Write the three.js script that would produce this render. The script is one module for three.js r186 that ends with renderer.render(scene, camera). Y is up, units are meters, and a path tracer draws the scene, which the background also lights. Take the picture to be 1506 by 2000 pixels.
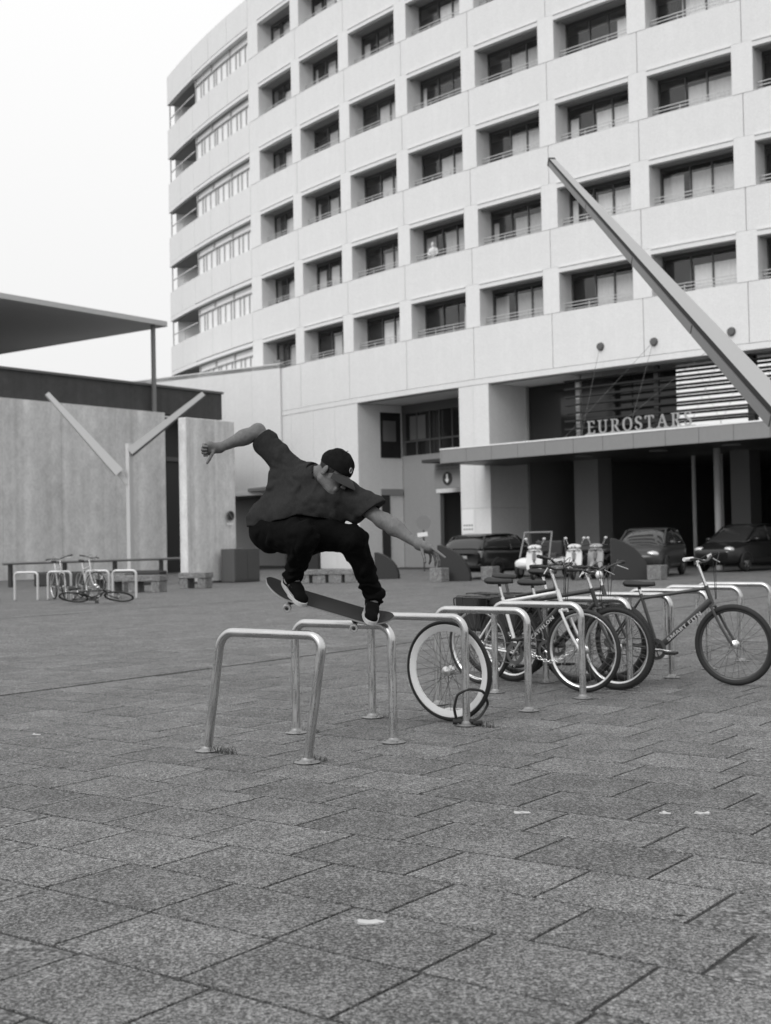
import * as THREE from 'three';
import { mergeGeometries } from 'three/addons/utils/BufferGeometryUtils.js';
import { RoundedBoxGeometry } from 'three/addons/geometries/RoundedBoxGeometry.js';
import { TextGeometry } from 'three/addons/geometries/TextGeometry.js';
import { FontLoader } from 'three/addons/loaders/FontLoader.js';
import { createNoise3D } from 'simplex-noise';

// ------------------------------------------------------------ camera, sky, sun, exposure
const scene = new THREE.Scene();
const camera = new THREE.PerspectiveCamera(43.59, 771 / 1024, 0.1, 900);
camera.rotation.order = 'YXZ';
camera.position.set(0, 1.2346, 0);
camera.rotation.set(0.0236, 0, -0.0203);
camera.filmGauge = 35;
camera.focus = 6.4;
camera.userData.fStop = 3.9;
scene.add(camera);
const SUN = new THREE.Vector3(-0.62, 0.72, 0.42).normalize();
{ // hazy bright overcast: air only, brighter towards the zenith and round the veiled sun
  const W = 512, H = 256, a = new Float32Array(W * H * 4);
  for (let j = 0; j < H; j++) for (let i = 0; i < W; i++) {
    const el = (j + 0.5) / H * Math.PI - Math.PI / 2, az = (i + 0.5) / W * 2 * Math.PI - Math.PI;
    const d = [Math.cos(el) * Math.cos(az), Math.sin(el), Math.cos(el) * Math.sin(az)];
    const s = Math.max(0, d[0] * SUN.x + d[1] * SUN.y + d[2] * SUN.z);
    let L = el > 0 ? 0.85 + 0.38 * Math.sin(el) : 0.85 * Math.max(0.25, 1 + el * 4);
    L *= 1 + 0.25 * s * s * s;
    const o = 4 * (j * W + i); a[o] = a[o + 1] = a[o + 2] = L; a[o + 3] = 1;
  }
  const t = new THREE.DataTexture(a, W, H, THREE.RGBAFormat, THREE.FloatType);
  t.mapping = THREE.EquirectangularReflectionMapping; t.magFilter = THREE.LinearFilter; t.needsUpdate = true;
  scene.background = t; scene.environment = t;
}
const sun = new THREE.DirectionalLight(new THREE.Color(1, 1, 1), 1.45);
sun.position.copy(SUN).multiplyScalar(120); sun.target.position.set(0, 0, -30);
sun.castShadow = true; sun.shadow.radius = 40; sun.shadow.mapSize.set(2048, 2048);
Object.assign(sun.shadow.camera, { left: -70, right: 70, top: 70, bottom: -70, near: 1, far: 300 });
scene.add(sun, sun.target);
const renderer = new THREE.WebGLRenderer({ antialias: true });
renderer.setSize(771, 1024);
renderer.shadowMap.enabled = true;
renderer.toneMapping = THREE.LinearToneMapping;
renderer.toneMappingExposure = 1.0;

// ------------------------------------------------------------ helpers
const V = (x, y, z) => new THREE.Vector3(x, y, z);
const rad = (d) => d * Math.PI / 180;
let seed = 7; const rnd = () => { seed = (seed * 1664525 + 1013904223) % 4294967296; return seed / 4294967296; };
const rr = (a, b) => a + (b - a) * rnd();
const n3 = createNoise3D(() => rnd());
const PH = rad(-36.5);                                  // the paving, racks and left-hand buildings share this turn
const ax = (a, b) => [a * 0.8039 + b * 0.5948, -(-a * 0.5948 + b * 0.8039)];   // paving coordinates (a, b) to x, z
const taken = {};
const numbered = (n) => { const k = taken[n] = (taken[n] ?? -1) + 1; return k ? n + '_' + String(k).padStart(3, '0') : n; };
function tag(o, label, category, group, kind) {
  if (label) o.userData.label = label; if (category) o.userData.category = category;
  if (group) o.userData.group = group; if (kind) o.userData.kind = kind; return o;
}
function thing(name, label, category, [x, y, z] = [0, 0, 0], turn = 0, group, kind) {
  const o = new THREE.Group(); o.name = numbered(name); scene.add(o); o.position.set(x, y, z); o.rotation.y = turn;
  return tag(o, label, category, group, kind);
}
function part(name, geo, m, parent) {
  const o = new THREE.Mesh(Array.isArray(geo) ? join(geo) : geo, m); o.name = parent ? name : numbered(name);
  o.castShadow = o.receiveShadow = true; (parent ?? scene).add(o); return o;
}
function holder(name, parent) { const g = new THREE.Group(); g.name = name; parent.add(g); return g; }
function join(list) {
  return mergeGeometries(list.map((g) => {
    g = g.index ? g.toNonIndexed() : g.clone();
    for (const k of Object.keys(g.attributes)) if (!['position', 'normal', 'uv'].includes(k)) g.deleteAttribute(k);
    if (!g.attributes.normal) g.computeVertexNormals();
    if (!g.attributes.uv) g.setAttribute('uv', new THREE.BufferAttribute(new Float32Array(g.attributes.position.count * 2), 2));
    return g;
  }));
}
function mv(g, x = 0, y = 0, z = 0, rx = 0, ry = 0, rz = 0) {
  if (rx) g.rotateX(rx); if (ry) g.rotateY(ry); if (rz) g.rotateZ(rz); return g.translate(x, y, z);
}
function boxUV(g, s = 1, ou = 0, ov = 0) {               // uv in metres / s, by the face's main direction
  if (g.index) g = g.toNonIndexed();
  const p = g.attributes.position, n = g.attributes.normal, uv = new Float32Array(p.count * 2);
  for (let i = 0; i < p.count; i++) {
    const X = p.getX(i), Y = p.getY(i), Z = p.getZ(i), a = Math.abs(n.getX(i)), b = Math.abs(n.getY(i)), c = Math.abs(n.getZ(i));
    const [u, v] = b >= a && b >= c ? [X, Z] : a > c ? [Z, Y] : [X, Y];
    uv[2 * i] = u / s + ou; uv[2 * i + 1] = v / s + ov;
  }
  g.setAttribute('uv', new THREE.BufferAttribute(uv, 2)); return g;
}
const box = (w, h, d, x = 0, y = 0, z = 0) => boxUV(new THREE.BoxGeometry(w, h, d).translate(x, y, z), 1);
const rbox = (w, h, d, r, x = 0, y = 0, z = 0) => boxUV(new RoundedBoxGeometry(w, h, d, 2, r).translate(x, y, z), 1);
function rod(a, b, r, r2 = r, seg = 10) {                // a tapered bar between two points
  const d = b.clone().sub(a), L = d.length(), g = new THREE.CylinderGeometry(r2, r, L, seg, 1);
  g.applyQuaternion(new THREE.Quaternion().setFromUnitVectors(V(0, 1, 0), d.normalize()));
  return g.translate((a.x + b.x) / 2, (a.y + b.y) / 2, (a.z + b.z) / 2);
}
function pipe(pts, r, seg = 40, rs = 10, tension = 0.3) {
  return new THREE.TubeGeometry(new THREE.CatmullRomCurve3(pts, false, 'catmullrom', tension), seg, r, rs, false);
}
// ---- grey paint and procedural surfaces (the photograph is black and white)
function noiseGrid(n, cells) {                           // tileable value noise
  const g = new Float32Array(cells * cells).map(() => rnd()), o = new Float32Array(n * n), f = (t) => t * t * (3 - 2 * t);
  for (let j = 0; j < n; j++) for (let i = 0; i < n; i++) {
    const x = i / n * cells, y = j / n * cells, x0 = Math.floor(x), y0 = Math.floor(y), u = f(x - x0), v = f(y - y0);
    const at = (a, b) => g[((b + cells) % cells) * cells + ((a + cells) % cells)];
    o[j * n + i] = (at(x0, y0) * (1 - u) + at(x0 + 1, y0) * u) * (1 - v) + (at(x0, y0 + 1) * (1 - u) + at(x0 + 1, y0 + 1) * u) * v;
  }
  return o;
}
function tex(n, fn, srgb = true) {
  const a = new Uint8Array(n * n * 4);
  for (let j = 0; j < n; j++) for (let i = 0; i < n; i++) { const k = j * n + i, v = Math.max(0, Math.min(255, Math.round(fn(k, i, j) * 255))); a[4 * k] = a[4 * k + 1] = a[4 * k + 2] = v; a[4 * k + 3] = 255; }
  const t = new THREE.DataTexture(a, n, n); t.wrapS = t.wrapT = THREE.RepeatWrapping; t.magFilter = THREE.LinearFilter; t.minFilter = THREE.LinearMipmapLinearFilter; t.generateMipmaps = true;
  if (srgb) t.colorSpace = THREE.SRGBColorSpace; t.needsUpdate = true; return t;
}
const N = 512, ngA = noiseGrid(N, 6), ngB = noiseGrid(N, 24), ngC = noiseGrid(N, 90), ngD = noiseGrid(N, 220), ngE = noiseGrid(N, 14), ngF = noiseGrid(N, 58);
const streak = (() => { const g = noiseGrid(N, 40); return (i) => g[7 * N + i]; })(), streak2 = (() => { const g = noiseGrid(N, 9); return (i) => g[3 * N + i]; })();
const T = {
  granite: (() => { // speckled granite, one metre across, with trodden gum, drips and faint stains
    const n = 1024, f = [420, 190, 120, 26, 7].map((c) => noiseGrid(n, c)), spots = Array.from({ length: 9 }, () => [rnd() * n, rnd() * n, rr(6, 17), rr(-0.2, 0.1), rr(0.7, 1.4)]);
    return tex(n, (k, i, j) => { let v = 0.60 + 0.40 * (f[0][k] - 0.5) + 0.56 * (f[1][k] - 0.5) + 0.40 * (f[2][k] - 0.5) + 0.09 * (f[3][k] - 0.5) + 0.10 * (f[4][k] - 0.5) + (rnd() - 0.5) * 0.36; for (const [x, y, r, d, e] of spots) { const q = Math.hypot((i - x) * e, j - y) + 5 * f[3][k]; if (q < r) v += d * Math.min(1, (r - q) / 3); } return v; });
  })(),
  graniteBump: tex(N, (k) => 0.5 + 0.5 * (ngD[k] - 0.5) + 0.4 * (rnd() - 0.5), false),
  concrete: tex(N, (k, i) => 0.87 + 0.05 * (ngA[k] - 0.5) + 0.05 * (ngB[k] - 0.5) + 0.07 * (ngC[k] - 0.5) + 0.09 * (streak(i) - 0.5) + 0.10 * (streak2(i) - 0.5) * ngE[k] * 1.6 + (rnd() - 0.5) * 0.06),
  stone: tex(N, (k, i) => 0.94 + 0.012 * (ngA[k] - 0.5) + 0.01 * (ngB[k] - 0.5) + 0.02 * (ngC[k] - 0.5) + 0.05 * (ngD[k] - 0.5) + 0.014 * (streak(i) - 0.5) + (rnd() - 0.5) * 0.06),
  cloth: tex(N, (k) => 0.88 + 0.08 * (ngC[k] - 0.5) + 0.08 * (ngB[k] - 0.5) + (rnd() - 0.5) * 0.12),
  scuff: tex(N, (k) => 0.30 + 0.30 * (ngA[k] - 0.5) + 0.25 * (ngC[k] - 0.5) + 0.2 * (ngE[k] - 0.5) + (rnd() - 0.5) * 0.1, false),
  grip: tex(256, () => 0.65 + (rnd() - 0.5) * 0.6),
};
const scaled = (t, s, t2 = s) => { const c = t.clone(); c.repeat.set(s, t2); c.needsUpdate = true; return c; };
function M(v, rough = 0.8, o = {}) { const m = new THREE.MeshStandardMaterial({ roughness: rough, side: THREE.DoubleSide, ...o }); m.color.setRGB(v, v, v); return m; }
function cloth(v, rep, o = {}) { const m = new THREE.MeshPhysicalMaterial({ roughness: 0.95, specularIntensity: 0.12, side: THREE.DoubleSide, map: scaled(T.cloth, rep), ...o }); m.color.setRGB(v, v, v); return m; }
const hallGrey = M(0.2, 0.8);
const mat = {
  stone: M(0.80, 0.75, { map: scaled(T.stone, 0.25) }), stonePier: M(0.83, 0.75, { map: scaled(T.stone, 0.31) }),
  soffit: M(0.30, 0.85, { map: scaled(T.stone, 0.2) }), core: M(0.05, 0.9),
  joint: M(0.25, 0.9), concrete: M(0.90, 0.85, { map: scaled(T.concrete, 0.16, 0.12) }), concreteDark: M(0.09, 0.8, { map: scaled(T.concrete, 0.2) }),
  slabEdge: M(0.42, 0.8, { map: scaled(T.concrete, 0.2) }), panel: M(0.27, 0.6, { map: scaled(T.stone, 0.5) }), inner: M(0.30, 0.8, { map: scaled(T.stone, 0.25) }),
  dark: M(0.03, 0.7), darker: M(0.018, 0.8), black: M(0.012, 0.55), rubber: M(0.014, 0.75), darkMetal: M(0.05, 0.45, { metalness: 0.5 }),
  frame: M(0.10, 0.5), curtain: M(0.8, 0.95, { map: scaled(T.cloth, 0.5) }), pale: M(0.82, 0.45), white: M(0.8, 0.5), bar: M(0.5, 0.4, { metalness: 0.3 }),
  glass: new THREE.MeshPhysicalMaterial({ color: 0xffffff, roughness: 0.05, transmission: 1, thickness: 0, ior: 1.45, side: THREE.DoubleSide }),
  coated: M(0.9, 0.04, { metalness: 1 }), darkGlass: M(0.02, 0.06),
  steel: M(0.54, 0.30, { metalness: 1, roughnessMap: scaled(T.scuff, 3, 3) }), steelRough: M(0.3, 0.5, { metalness: 0.9 }),
  letter: M(0.42, 0.45, { metalness: 0.4 }), lampPaint: M(0.55, 0.5), lampDark: M(0.2, 0.5),
  block: M(0.5, 0.9, { map: scaled(T.granite, 0.7) }), wedge: M(0.022, 0.6),
};
mat.steel.roughness = 1;
// ------------------------------------------------------------ ground and paving
{
  const g = part('ground', new THREE.PlaneGeometry(900, 900).rotateX(-Math.PI / 2).translate(0, -0.0065, -200), M(0.028, 0.95)); tag(g, 'dark packed bed under the square', 'ground', null, 'structure');
}
const camMatrix = (() => { camera.updateMatrixWorld(); camera.updateProjectionMatrix(); return new THREE.Matrix4().multiplyMatrices(camera.projectionMatrix, camera.matrixWorldInverse.copy(camera.matrixWorld).invert()); })();
{
  const field = thing('pavement', 'grey granite slabs laid in staggered courses across the square', 'pavement', [0, 0, 0], 0, null, 'structure');
  const CW = 0.4235, PL = 0.556, phase = { 0: -3.265, 1: -3.14, 2: -3.37, 3: -3.70, 4: -3.916, 5: -4.19, 6: -3.92, 7: -3.585, 8: -3.725, 9: -3.855 };
  const slots = [[-9.17, -9.10], [-19.34, -19.27]];
  const list = [];
  for (let c = -9; c < 130; c++) {
    const b = 3.02 + CW * (c + 0.5), ph = phase[c] ?? rr(-4, -3);
    for (let n = -110; n < 60; n++) {
      let a0 = ph + n * PL, a1 = a0 + PL; const pieces = [];
      let cut = false;
      for (const [s0, s1] of slots) if (a0 < s1 && a1 > s0) { cut = true; if (a0 < s0 - 0.05) pieces.push([a0, s0]); if (a1 > s1 + 0.05) pieces.push([s1, a1]); }
      if (!cut) pieces.push([a0, a1]);
      for (const [p, q] of pieces) {
        const [x, z] = ax((p + q) / 2, b), Z = -z;
        if (Z < 1.5 || Z > 63.5 || Math.abs(x) > 2.2 + Z * 0.42) continue;
        if (Z > 52 && Math.hypot(x - 76.55, Z - 122.08) < 99.5) continue;
        const v = V(x, 0, z).applyMatrix4(camMatrix), inside = Math.abs(v.x) < 1.04 && Math.abs(v.y) < 1.05;
        list.push({ a: (p + q) / 2, b, x, z, w: q - p - 0.014, d: CW - 0.016, dist: Math.hypot(x, z), inside, full: !cut });
      }
    }
  }
  const slab = (w, d, h, c) => {                          // a slab with a worn arris; no underside
    const g = new THREE.BufferGeometry(), P = [], I = [], x = w / 2, z = d / 2;
    const ring = (k, y, e) => P.push(-x + e, y, -z + e, x - e, y, -z + e, x - e, y, z - e, -x + e, y, z - e);
    ring(0, -h, 0); ring(1, -c, 0); ring(2, 0, c);
    for (let r = 0; r < 2; r++) for (let i = 0; i < 4; i++) { const a = 4 * r + i, b = 4 * r + (i + 1) % 4; I.push(a, a + 4, b, b, a + 4, b + 4); }
    I.push(8, 11, 10, 8, 10, 9);
    g.setAttribute('position', new THREE.Float32BufferAttribute(P, 3)); g.setIndex(I);
    const n = g.toNonIndexed(); n.computeVertexNormals(); return n;
  };
  const near = list.filter((s) => s.inside).sort((p, q) => p.dist - q.dist).slice(0, 300), isNear = new Set(near);
  const tones = [0.272, 0.29, 0.306, 0.32, 0.335, 0.368].map((v, i) => M(v, 0.8, { map: scaled(T.granite, 0.96 + 0.02 * i), bumpMap: scaled(T.graniteBump, 2.0 + 0.06 * i), bumpScale: 0.0012 }));
  const forms = {};
  for (const s of near) {
    const key = s.full ? 'f' + Math.floor(rnd() * 12) : 'c' + s.w.toFixed(2);
    forms[key] ??= boxUV(slab(s.w, s.d, 0.03, 0.0018), 1, rnd(), rnd());
    const o = part('paver', forms[key], tones[Math.floor(Math.pow(rnd(), 0.9) * 6)], field);
    o.position.set(s.x, rr(-0.0008, 0.0004), s.z); o.rotation.y = PH + rr(-0.004, 0.004); o.rotation.x = rr(-0.0012, 0.0012); o.rotation.z = rr(-0.0012, 0.0012);
  }
  const P = [], Nn = [], U = [], C = [];
  for (const s of list) {
    if (isNear.has(s)) continue;
    const g = s.dist < 24 ? slab(s.w, s.d, 0.03, 0.003) : slab(s.w, s.d, 0.03, 0.004), tone = rr(0.88, 1.12), ou = rnd(), ov = rnd();
    boxUV(g, 1, ou, ov); g.rotateY(PH + rr(-0.003, 0.003)).translate(s.x, rr(-0.0008, 0.0004), s.z);
    P.push(...g.attributes.position.array); Nn.push(...g.attributes.normal.array); U.push(...g.attributes.uv.array);
    for (let i = 0; i < g.attributes.position.count; i++) C.push(tone, tone, tone);
  }
  const g = new THREE.BufferGeometry();
  g.setAttribute('position', new THREE.Float32BufferAttribute(P, 3)); g.setAttribute('normal', new THREE.Float32BufferAttribute(Nn, 3));
  g.setAttribute('uv', new THREE.Float32BufferAttribute(U, 2)); g.setAttribute('color', new THREE.Float32BufferAttribute(C, 3));
  const rest = part('distant_pavers', g, M(0.31, 0.66, { map: scaled(T.granite, 0.6), vertexColors: true }), field); rest.userData.kind = 'stuff';
}
// ------------------------------------------------------------ the hotel: one long curved front
const FC = [76.55, 122.08], FR = 99.1, HO = V(0, 0, -60);
const fp = (arc, d = 0, y = 0) => { const t = arc / FR, r = FR - d; return V(FC[0] + r * Math.sin(t) - HO.x, y - HO.y, -(FC[1] - r * Math.cos(t)) - HO.z); };
function arcBox(a0, a1, y0, y1, d0, d1, seg = Math.max(1, Math.round((a1 - a0) / 1.5))) {
  const P = [], U = [], I = [];
  const quad = (p, q, r, s, u) => { const k = P.length / 3; for (const v of [p, q, r, s]) P.push(v.x, v.y, v.z); U.push(...u); I.push(k, k + 1, k + 2, k, k + 2, k + 3); };
  for (let i = 0; i < seg; i++) {
    const a = a0 + (a1 - a0) * i / seg, b = a0 + (a1 - a0) * (i + 1) / seg;
    quad(fp(a, d0, y0), fp(b, d0, y0), fp(b, d0, y1), fp(a, d0, y1), [a, y0, b, y0, b, y1, a, y1]);
    quad(fp(b, d1, y0), fp(a, d1, y0), fp(a, d1, y1), fp(b, d1, y1), [b, y0, a, y0, a, y1, b, y1]);
    quad(fp(a, d0, y1), fp(b, d0, y1), fp(b, d1, y1), fp(a, d1, y1), [a, d0, b, d0, b, d1, a, d1]);
    quad(fp(a, d1, y0), fp(b, d1, y0), fp(b, d0, y0), fp(a, d0, y0), [a, d1, b, d1, b, d0, a, d0]);
  }
  quad(fp(a0, d1, y0), fp(a0, d0, y0), fp(a0, d0, y1), fp(a0, d1, y1), [d1, y0, d0, y0, d0, y1, d1, y1]);
  quad(fp(a1, d0, y0), fp(a1, d1, y0), fp(a1, d1, y1), fp(a1, d0, y1), [d0, y0, d1, y0, d1, y1, d0, y1]);
  const g = new THREE.BufferGeometry();
  g.setAttribute('position', new THREE.Float32BufferAttribute(P, 3)); g.setAttribute('uv', new THREE.Float32BufferAttribute(U, 2)); g.setIndex(I);
  const n = g.toNonIndexed(); n.computeVertexNormals(); return n;
}
const hotel = thing('hotel_building', 'pale curved hotel front with rows of recessed balconies and a low entrance hall', 'building', [HO.x, HO.y, HO.z]);
{
  const YT = 11.943, YS = 10.348, ST = 3.419, YO = 7.877, L0 = -98.14, BAY = 4.26, WW = 3.45, NB = 9, END = L0 + NB * BAY - 0.4, ROWS = 6, LH = 0.24, gap = 0.013;
  const endFrame = M(0.42, 0.5), S = mat.stone, SP = mat.stonePier, tones = {}, curtainTone = (v) => tones[v] ??= M(v, 0.95, { map: scaled(T.cloth, 0.5) });
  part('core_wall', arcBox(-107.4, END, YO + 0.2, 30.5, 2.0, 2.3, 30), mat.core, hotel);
  const roof = part('roof', arcBox(-112.4, END, 30.2, 30.5, 0.3, 12, 30), mat.slabEdge, hotel);
  const panel = (a0, a1, y0, y1, d0 = 0, d1 = 0.25) => part('facade_panel', arcBox(a0 + gap, a1 - gap, y0 + gap, y1 - gap, d0, d1), S, hotel);
  const styles = [];
  for (let k = 0; k < ROWS; k++) {
    const yS = YS + ST * k, yT = YT + ST * k, below = k ? yT - ST + LH : YO + LH;
    part('joint_backing', arcBox(-112.3, END, below - 0.3, yS - 0.02, 0.2, 0.3, 40), mat.joint, hotel);
    // bays with balconies
    for (let i = 0; i < NB; i++) {
      const a = L0 + i * BAY, b = a + WW;
      panel(i ? a - 0.405 : a - 1.16, i === NB - 1 ? b : a - 0.405 + BAY, below, yS);
      part('cornice', [arcBox(a, b, yT, yT + LH - 0.06, -0.025, 0.26), arcBox(a, b, yT + LH - 0.055, yT + LH - 0.004, -0.06, 0.26)], SP, hotel);
      part('pier', arcBox(b, a + BAY, yS, yT + LH, -0.012, 0.95), SP, hotel);
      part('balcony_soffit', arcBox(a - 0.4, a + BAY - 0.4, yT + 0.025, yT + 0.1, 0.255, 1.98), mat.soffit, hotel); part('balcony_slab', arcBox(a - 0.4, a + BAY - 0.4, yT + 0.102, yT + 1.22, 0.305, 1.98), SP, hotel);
      const w = holder('window', hotel), f = 0.06, y0 = yS - 0.6, split = a + WW * [0.34, 0.36, 0.33][(i + k) % 3];
      part('window_frame', [arcBox(a, b, yT - 0.12, yT + 0.02, 0.82, 0.92), arcBox(a, a + f, y0, yT, 0.82, 0.92, 1), arcBox(split, split + f, y0, yT - 0.1, 0.82, 0.92, 1), arcBox(b - f, b, y0, yT, 0.82, 0.92, 1), arcBox(split + 0.9, split + 0.96, y0, yT - 0.1, 0.84, 0.92, 1)], mat.frame, w);
      part('pane', arcBox(a + f, b - f, y0, yT - 0.1, 0.87, 0.882), mat.glass, w);
      // a drawn curtain in most rooms: folded cloth behind the glass
      const mode = rnd(), cloths = [0.5, 0.7, 0.9].map((v) => curtainTone(v)), cg = [], c0 = mode < 0.15 ? b - 1.0 : split + rr(-0.1, 0.2), top = yT - rr(0.3, 0.55);
      const fold = (p, q) => { const P = [], I = []; const n = Math.max(4, Math.round((q - p) / 0.05)); for (let t = 0; t <= n; t++) { const s = p + (q - p) * t / n, d = 0.925 + 0.018 * Math.sin(t * 1.7) + 0.008 * Math.sin(t * 0.61 + i); for (const y of [y0, top]) { const v = fp(s, d, y); P.push(v.x, v.y, v.z); } if (t < n) I.push(2 * t, 2 * t + 2, 2 * t + 1, 2 * t + 1, 2 * t + 2, 2 * t + 3); } const g = new THREE.BufferGeometry(); g.setAttribute('position', new THREE.Float32BufferAttribute(P, 3)); g.setIndex(I); g.computeVertexNormals(); return g; };
      if (mode < 0.9) cg.push(fold(c0, b - 0.05)); if (mode > 0.5) cg.push(fold(a + 0.1, a + 0.1 + rr(0.2, 0.9)));
      part('curtain', cg, cloths[Math.floor(rnd() * 3)], w);
      part('railing', [0.11, 0.24, 0.37].map((h) => arcBox(a + 0.01, b - 0.01, yS + h, yS + h + 0.03, 0.34, 0.368, 4)).concat([arcBox(a + 1.15, a + 1.18, yS - 0.3, yS + 0.33, 0.36, 0.39, 1), arcBox(a + 2.3, a + 2.33, yS - 0.3, yS + 0.33, 0.36, 0.39, 1)]), mat.bar, w);
    }
    // first pier, then the glazed end of the block
    part('pier', arcBox(-99.3, L0, yS, yT + LH, -0.012, 1.2), SP, hotel);
    for (let q = 0; q < 3; q++) panel(-107.4 + q * 2.7, -107.4 + (q + 1) * 2.7, below, yS);
    panel(-109.9, -107.4, below, yS); panel(-112.4, -109.9, below, yS);
    part('cornice', [arcBox(-107.4, -99.3, yT, yT + LH - 0.06, -0.025, 0.26), arcBox(-112.4, -107.4, yT, yT + LH - 0.01, -0.01, 0.26)], SP, hotel);
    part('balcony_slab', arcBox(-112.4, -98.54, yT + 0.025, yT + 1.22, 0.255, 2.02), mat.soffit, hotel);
    const w = holder('window', hotel), bars = [];
    for (const t of [0.03, 0.9, 1.35, 2.15, 3.0, 3.35, 4.1, 4.9, 5.3, 6.1, 6.6, 7.3, 8.05]) bars.push(arcBox(-107.4 + t - 0.025, -107.4 + t + 0.025, yS - 0.3, yT - 0.42, 0.2, 0.3, 1));
    for (const t of [0.03, 2.6, 5.3, 8.05]) bars.push(arcBox(-107.4 + t - 0.03, -107.4 + t + 0.03, yT - 0.42, yT, 0.18, 0.3, 1));
    bars.push(arcBox(-107.4, -99.3, yT - 0.46, yT - 0.4, 0.18, 0.3));
    part('window_frame', bars, endFrame, w);
    for (let q = 0; q < 6; q++) part('pane', arcBox(-107.4 + q * 1.35, -107.4 + (q + 1) * 1.35 - 0.02, yS - 0.3, yT, 0.28, 0.3, 1), mat.pale, w);
    // corner balcony: its rear wall, rail and slim corner post
    const t0 = V(-13.0, 0, -80.35).sub(HO), bw = new THREE.BoxGeometry(5.2, 3.0, 0.2).translate(2.6, 1.5, 0);
    boxUV(bw, 4); bw.translate(t0.x + 0.15, yS - 0.7, t0.z - 0.25);
    part('balcony_wall', bw, mat.pale, hotel);
    part('balcony_rail', [arcBox(-112.2, -107.5, yS + 0.72, yS + 0.78, 0.14, 0.19), arcBox(-112.3, -112.24, yS, yT, 0.1, 0.17, 1), arcBox(-109.9, -109.86, yS, yS + 0.75, 0.14, 0.18, 1)], mat.bar, hotel);
  }
  for (let i = 0; i < NB; i++) panel(L0 + i * BAY - (i ? 0.405 : 1.16), L0 + (i + 1) * BAY - 0.405, YT + ST * 5 + LH, 30.85);
  for (let q = 0; q < 3; q++) panel(-107.4 + q * 2.7, -107.4 + (q + 1) * 2.7, YT + ST * 5 + LH, 30.85);
  panel(-112.4, -107.4, YT + ST * 5 + LH, 30.85);
  // base storey: beam over the openings, wall, piers
  part('entrance_beam', arcBox(-97.4, END, YO, YO + LH - 0.01, -0.02, 2.75, 24), S, hotel);
  for (const [a0, a1, y0] of [[-97.4, -95.3, 4.0], [-95.3, -93.2, 4.0], [-93.2, -91.3, 0], [-91.3, -89.44, 0]]) part('base_panel', arcBox(a0 + gap / 2, a1 - gap / 2, y0, YO - 0.012, 0, a1 === -89.44 ? 2.7 : 0.6), S, hotel);
  for (const [a0, a1] of [[-82.47, -81.62], [-81.612, -80.73]]) for (const [y0, y1] of [[0, 2.6], [2.61, 5.2], [5.21, YO - 0.012]]) part('base_panel', arcBox(a0, a1, y0, y1, 0, 2.43), S, hotel);
  part('base_panel', arcBox(-64.3, -60.3, 0, YO - 0.01, 0, 3), S, hotel);
  // recess by the garage door
  const I = mat.inner;
  part('recess_wall', arcBox(-90.2, -86.7, 0, 5.4, 2.72, 2.95), I, hotel);
  part('recess_wall', arcBox(-86.7, -82.4, 3.8, 5.4, 2.72, 2.95), I, hotel);
  part('lintel', arcBox(-86.9, -82.45, 3.5, 3.82, 2.66, 2.9), S, hotel);
  part('recess_wall', arcBox(-90.2, -82.3, 7.45, YO, 2.72, 2.95), mat.frame, hotel); part('recess_wall', arcBox(-90.2, -89.32, 5.4, 7.45, 2.72, 2.95), mat.frame, hotel); part('recess_backing', arcBox(-90.2, -82.3, 5.4, 7.45, 2.97, 3.1), mat.dark, hotel);
  const rw = holder('window', hotel);
  part('window_frame', [...[0, 0.9, 1.9, 2.6, 3.5, 4.4, 5.2, 6.0, 6.75].map((t) => arcBox(-89.3 + t, -89.23 + t, 5.4, 7.45, 2.74, 2.86, 1)), arcBox(-89.3, -82.45, 6.05, 6.13, 2.74, 2.86)], mat.frame, rw);
  for (let q = 0; q < 6; q++) part('pane', arcBox(-89.25 + q * 1.13, -88.15 + q * 1.13, 5.42, 7.44, 2.8, 2.812, 1), mat.darkGlass, rw);
  part('blind', arcBox(-88.9, -87.7, 6.15, 7.3, 2.765, 2.775, 1), M(0.16, 0.9), rw);
  const sw = holder('window', hotel);
  part('pane', arcBox(-89.44, -89.425, 5.3, 7.5, 1.35, 2.6, 1), mat.darkGlass, sw); part('blind', arcBox(-89.424, -89.414, 6.1, 7.1, 1.5, 2.3, 1), M(0.14, 0.9), sw);
  part('side_door', arcBox(-89.44, -89.41, 0, 3.5, 1.35, 1.85, 1), mat.dark, hotel);
  part('side_lintel', arcBox(-89.44, -89.38, 3.5, 3.8, 1.3, 2.66, 1), mat.inner, hotel);
  part('garage_wall', [arcBox(-87.6, -87.2, 0, 4, 2.96, 14, 1), arcBox(-82.3, -81.9, 0, 4, 2.45, 14, 1), arcBox(-87.4, -82, 0, 4, 13.6, 14), arcBox(-87.4, -82, 3.8, 4.1, 2.96, 14)], hallGrey, hotel);
  // colonnade under the plain wall at the left
  part('colonnade_wall', [arcBox(-112, -90, 0, 4, 3.2, 3.5), arcBox(-112, -90, 4.02, 4.2, -1, 3.5)], mat.inner, hotel); part('colonnade_wall', arcBox(-112, -97.45, 4.2, 11, 0.62, 0.8), mat.inner, hotel);
  for (const a of [-97.3, -95.9, -94.4]) part('column', new THREE.CylinderGeometry(0.25, 0.25, 4, 18).translate(...fp(a, 1.2, 2).toArray()), mat.panel, hotel);
  // entrance hall: closed dark room behind the opening
  part('hall_wall', [arcBox(-80.9, -80.6, 0, YO, 2.43, 28, 1), arcBox(-62, -61.7, 0, YO, 0.5, 28, 1), arcBox(-80.8, -61.8, 0, 4.8, 27.8, 28.2), arcBox(-80.8, -61.8, 4.75, 7.85, 2.7, 2.9)], hallGrey, hotel);
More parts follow.
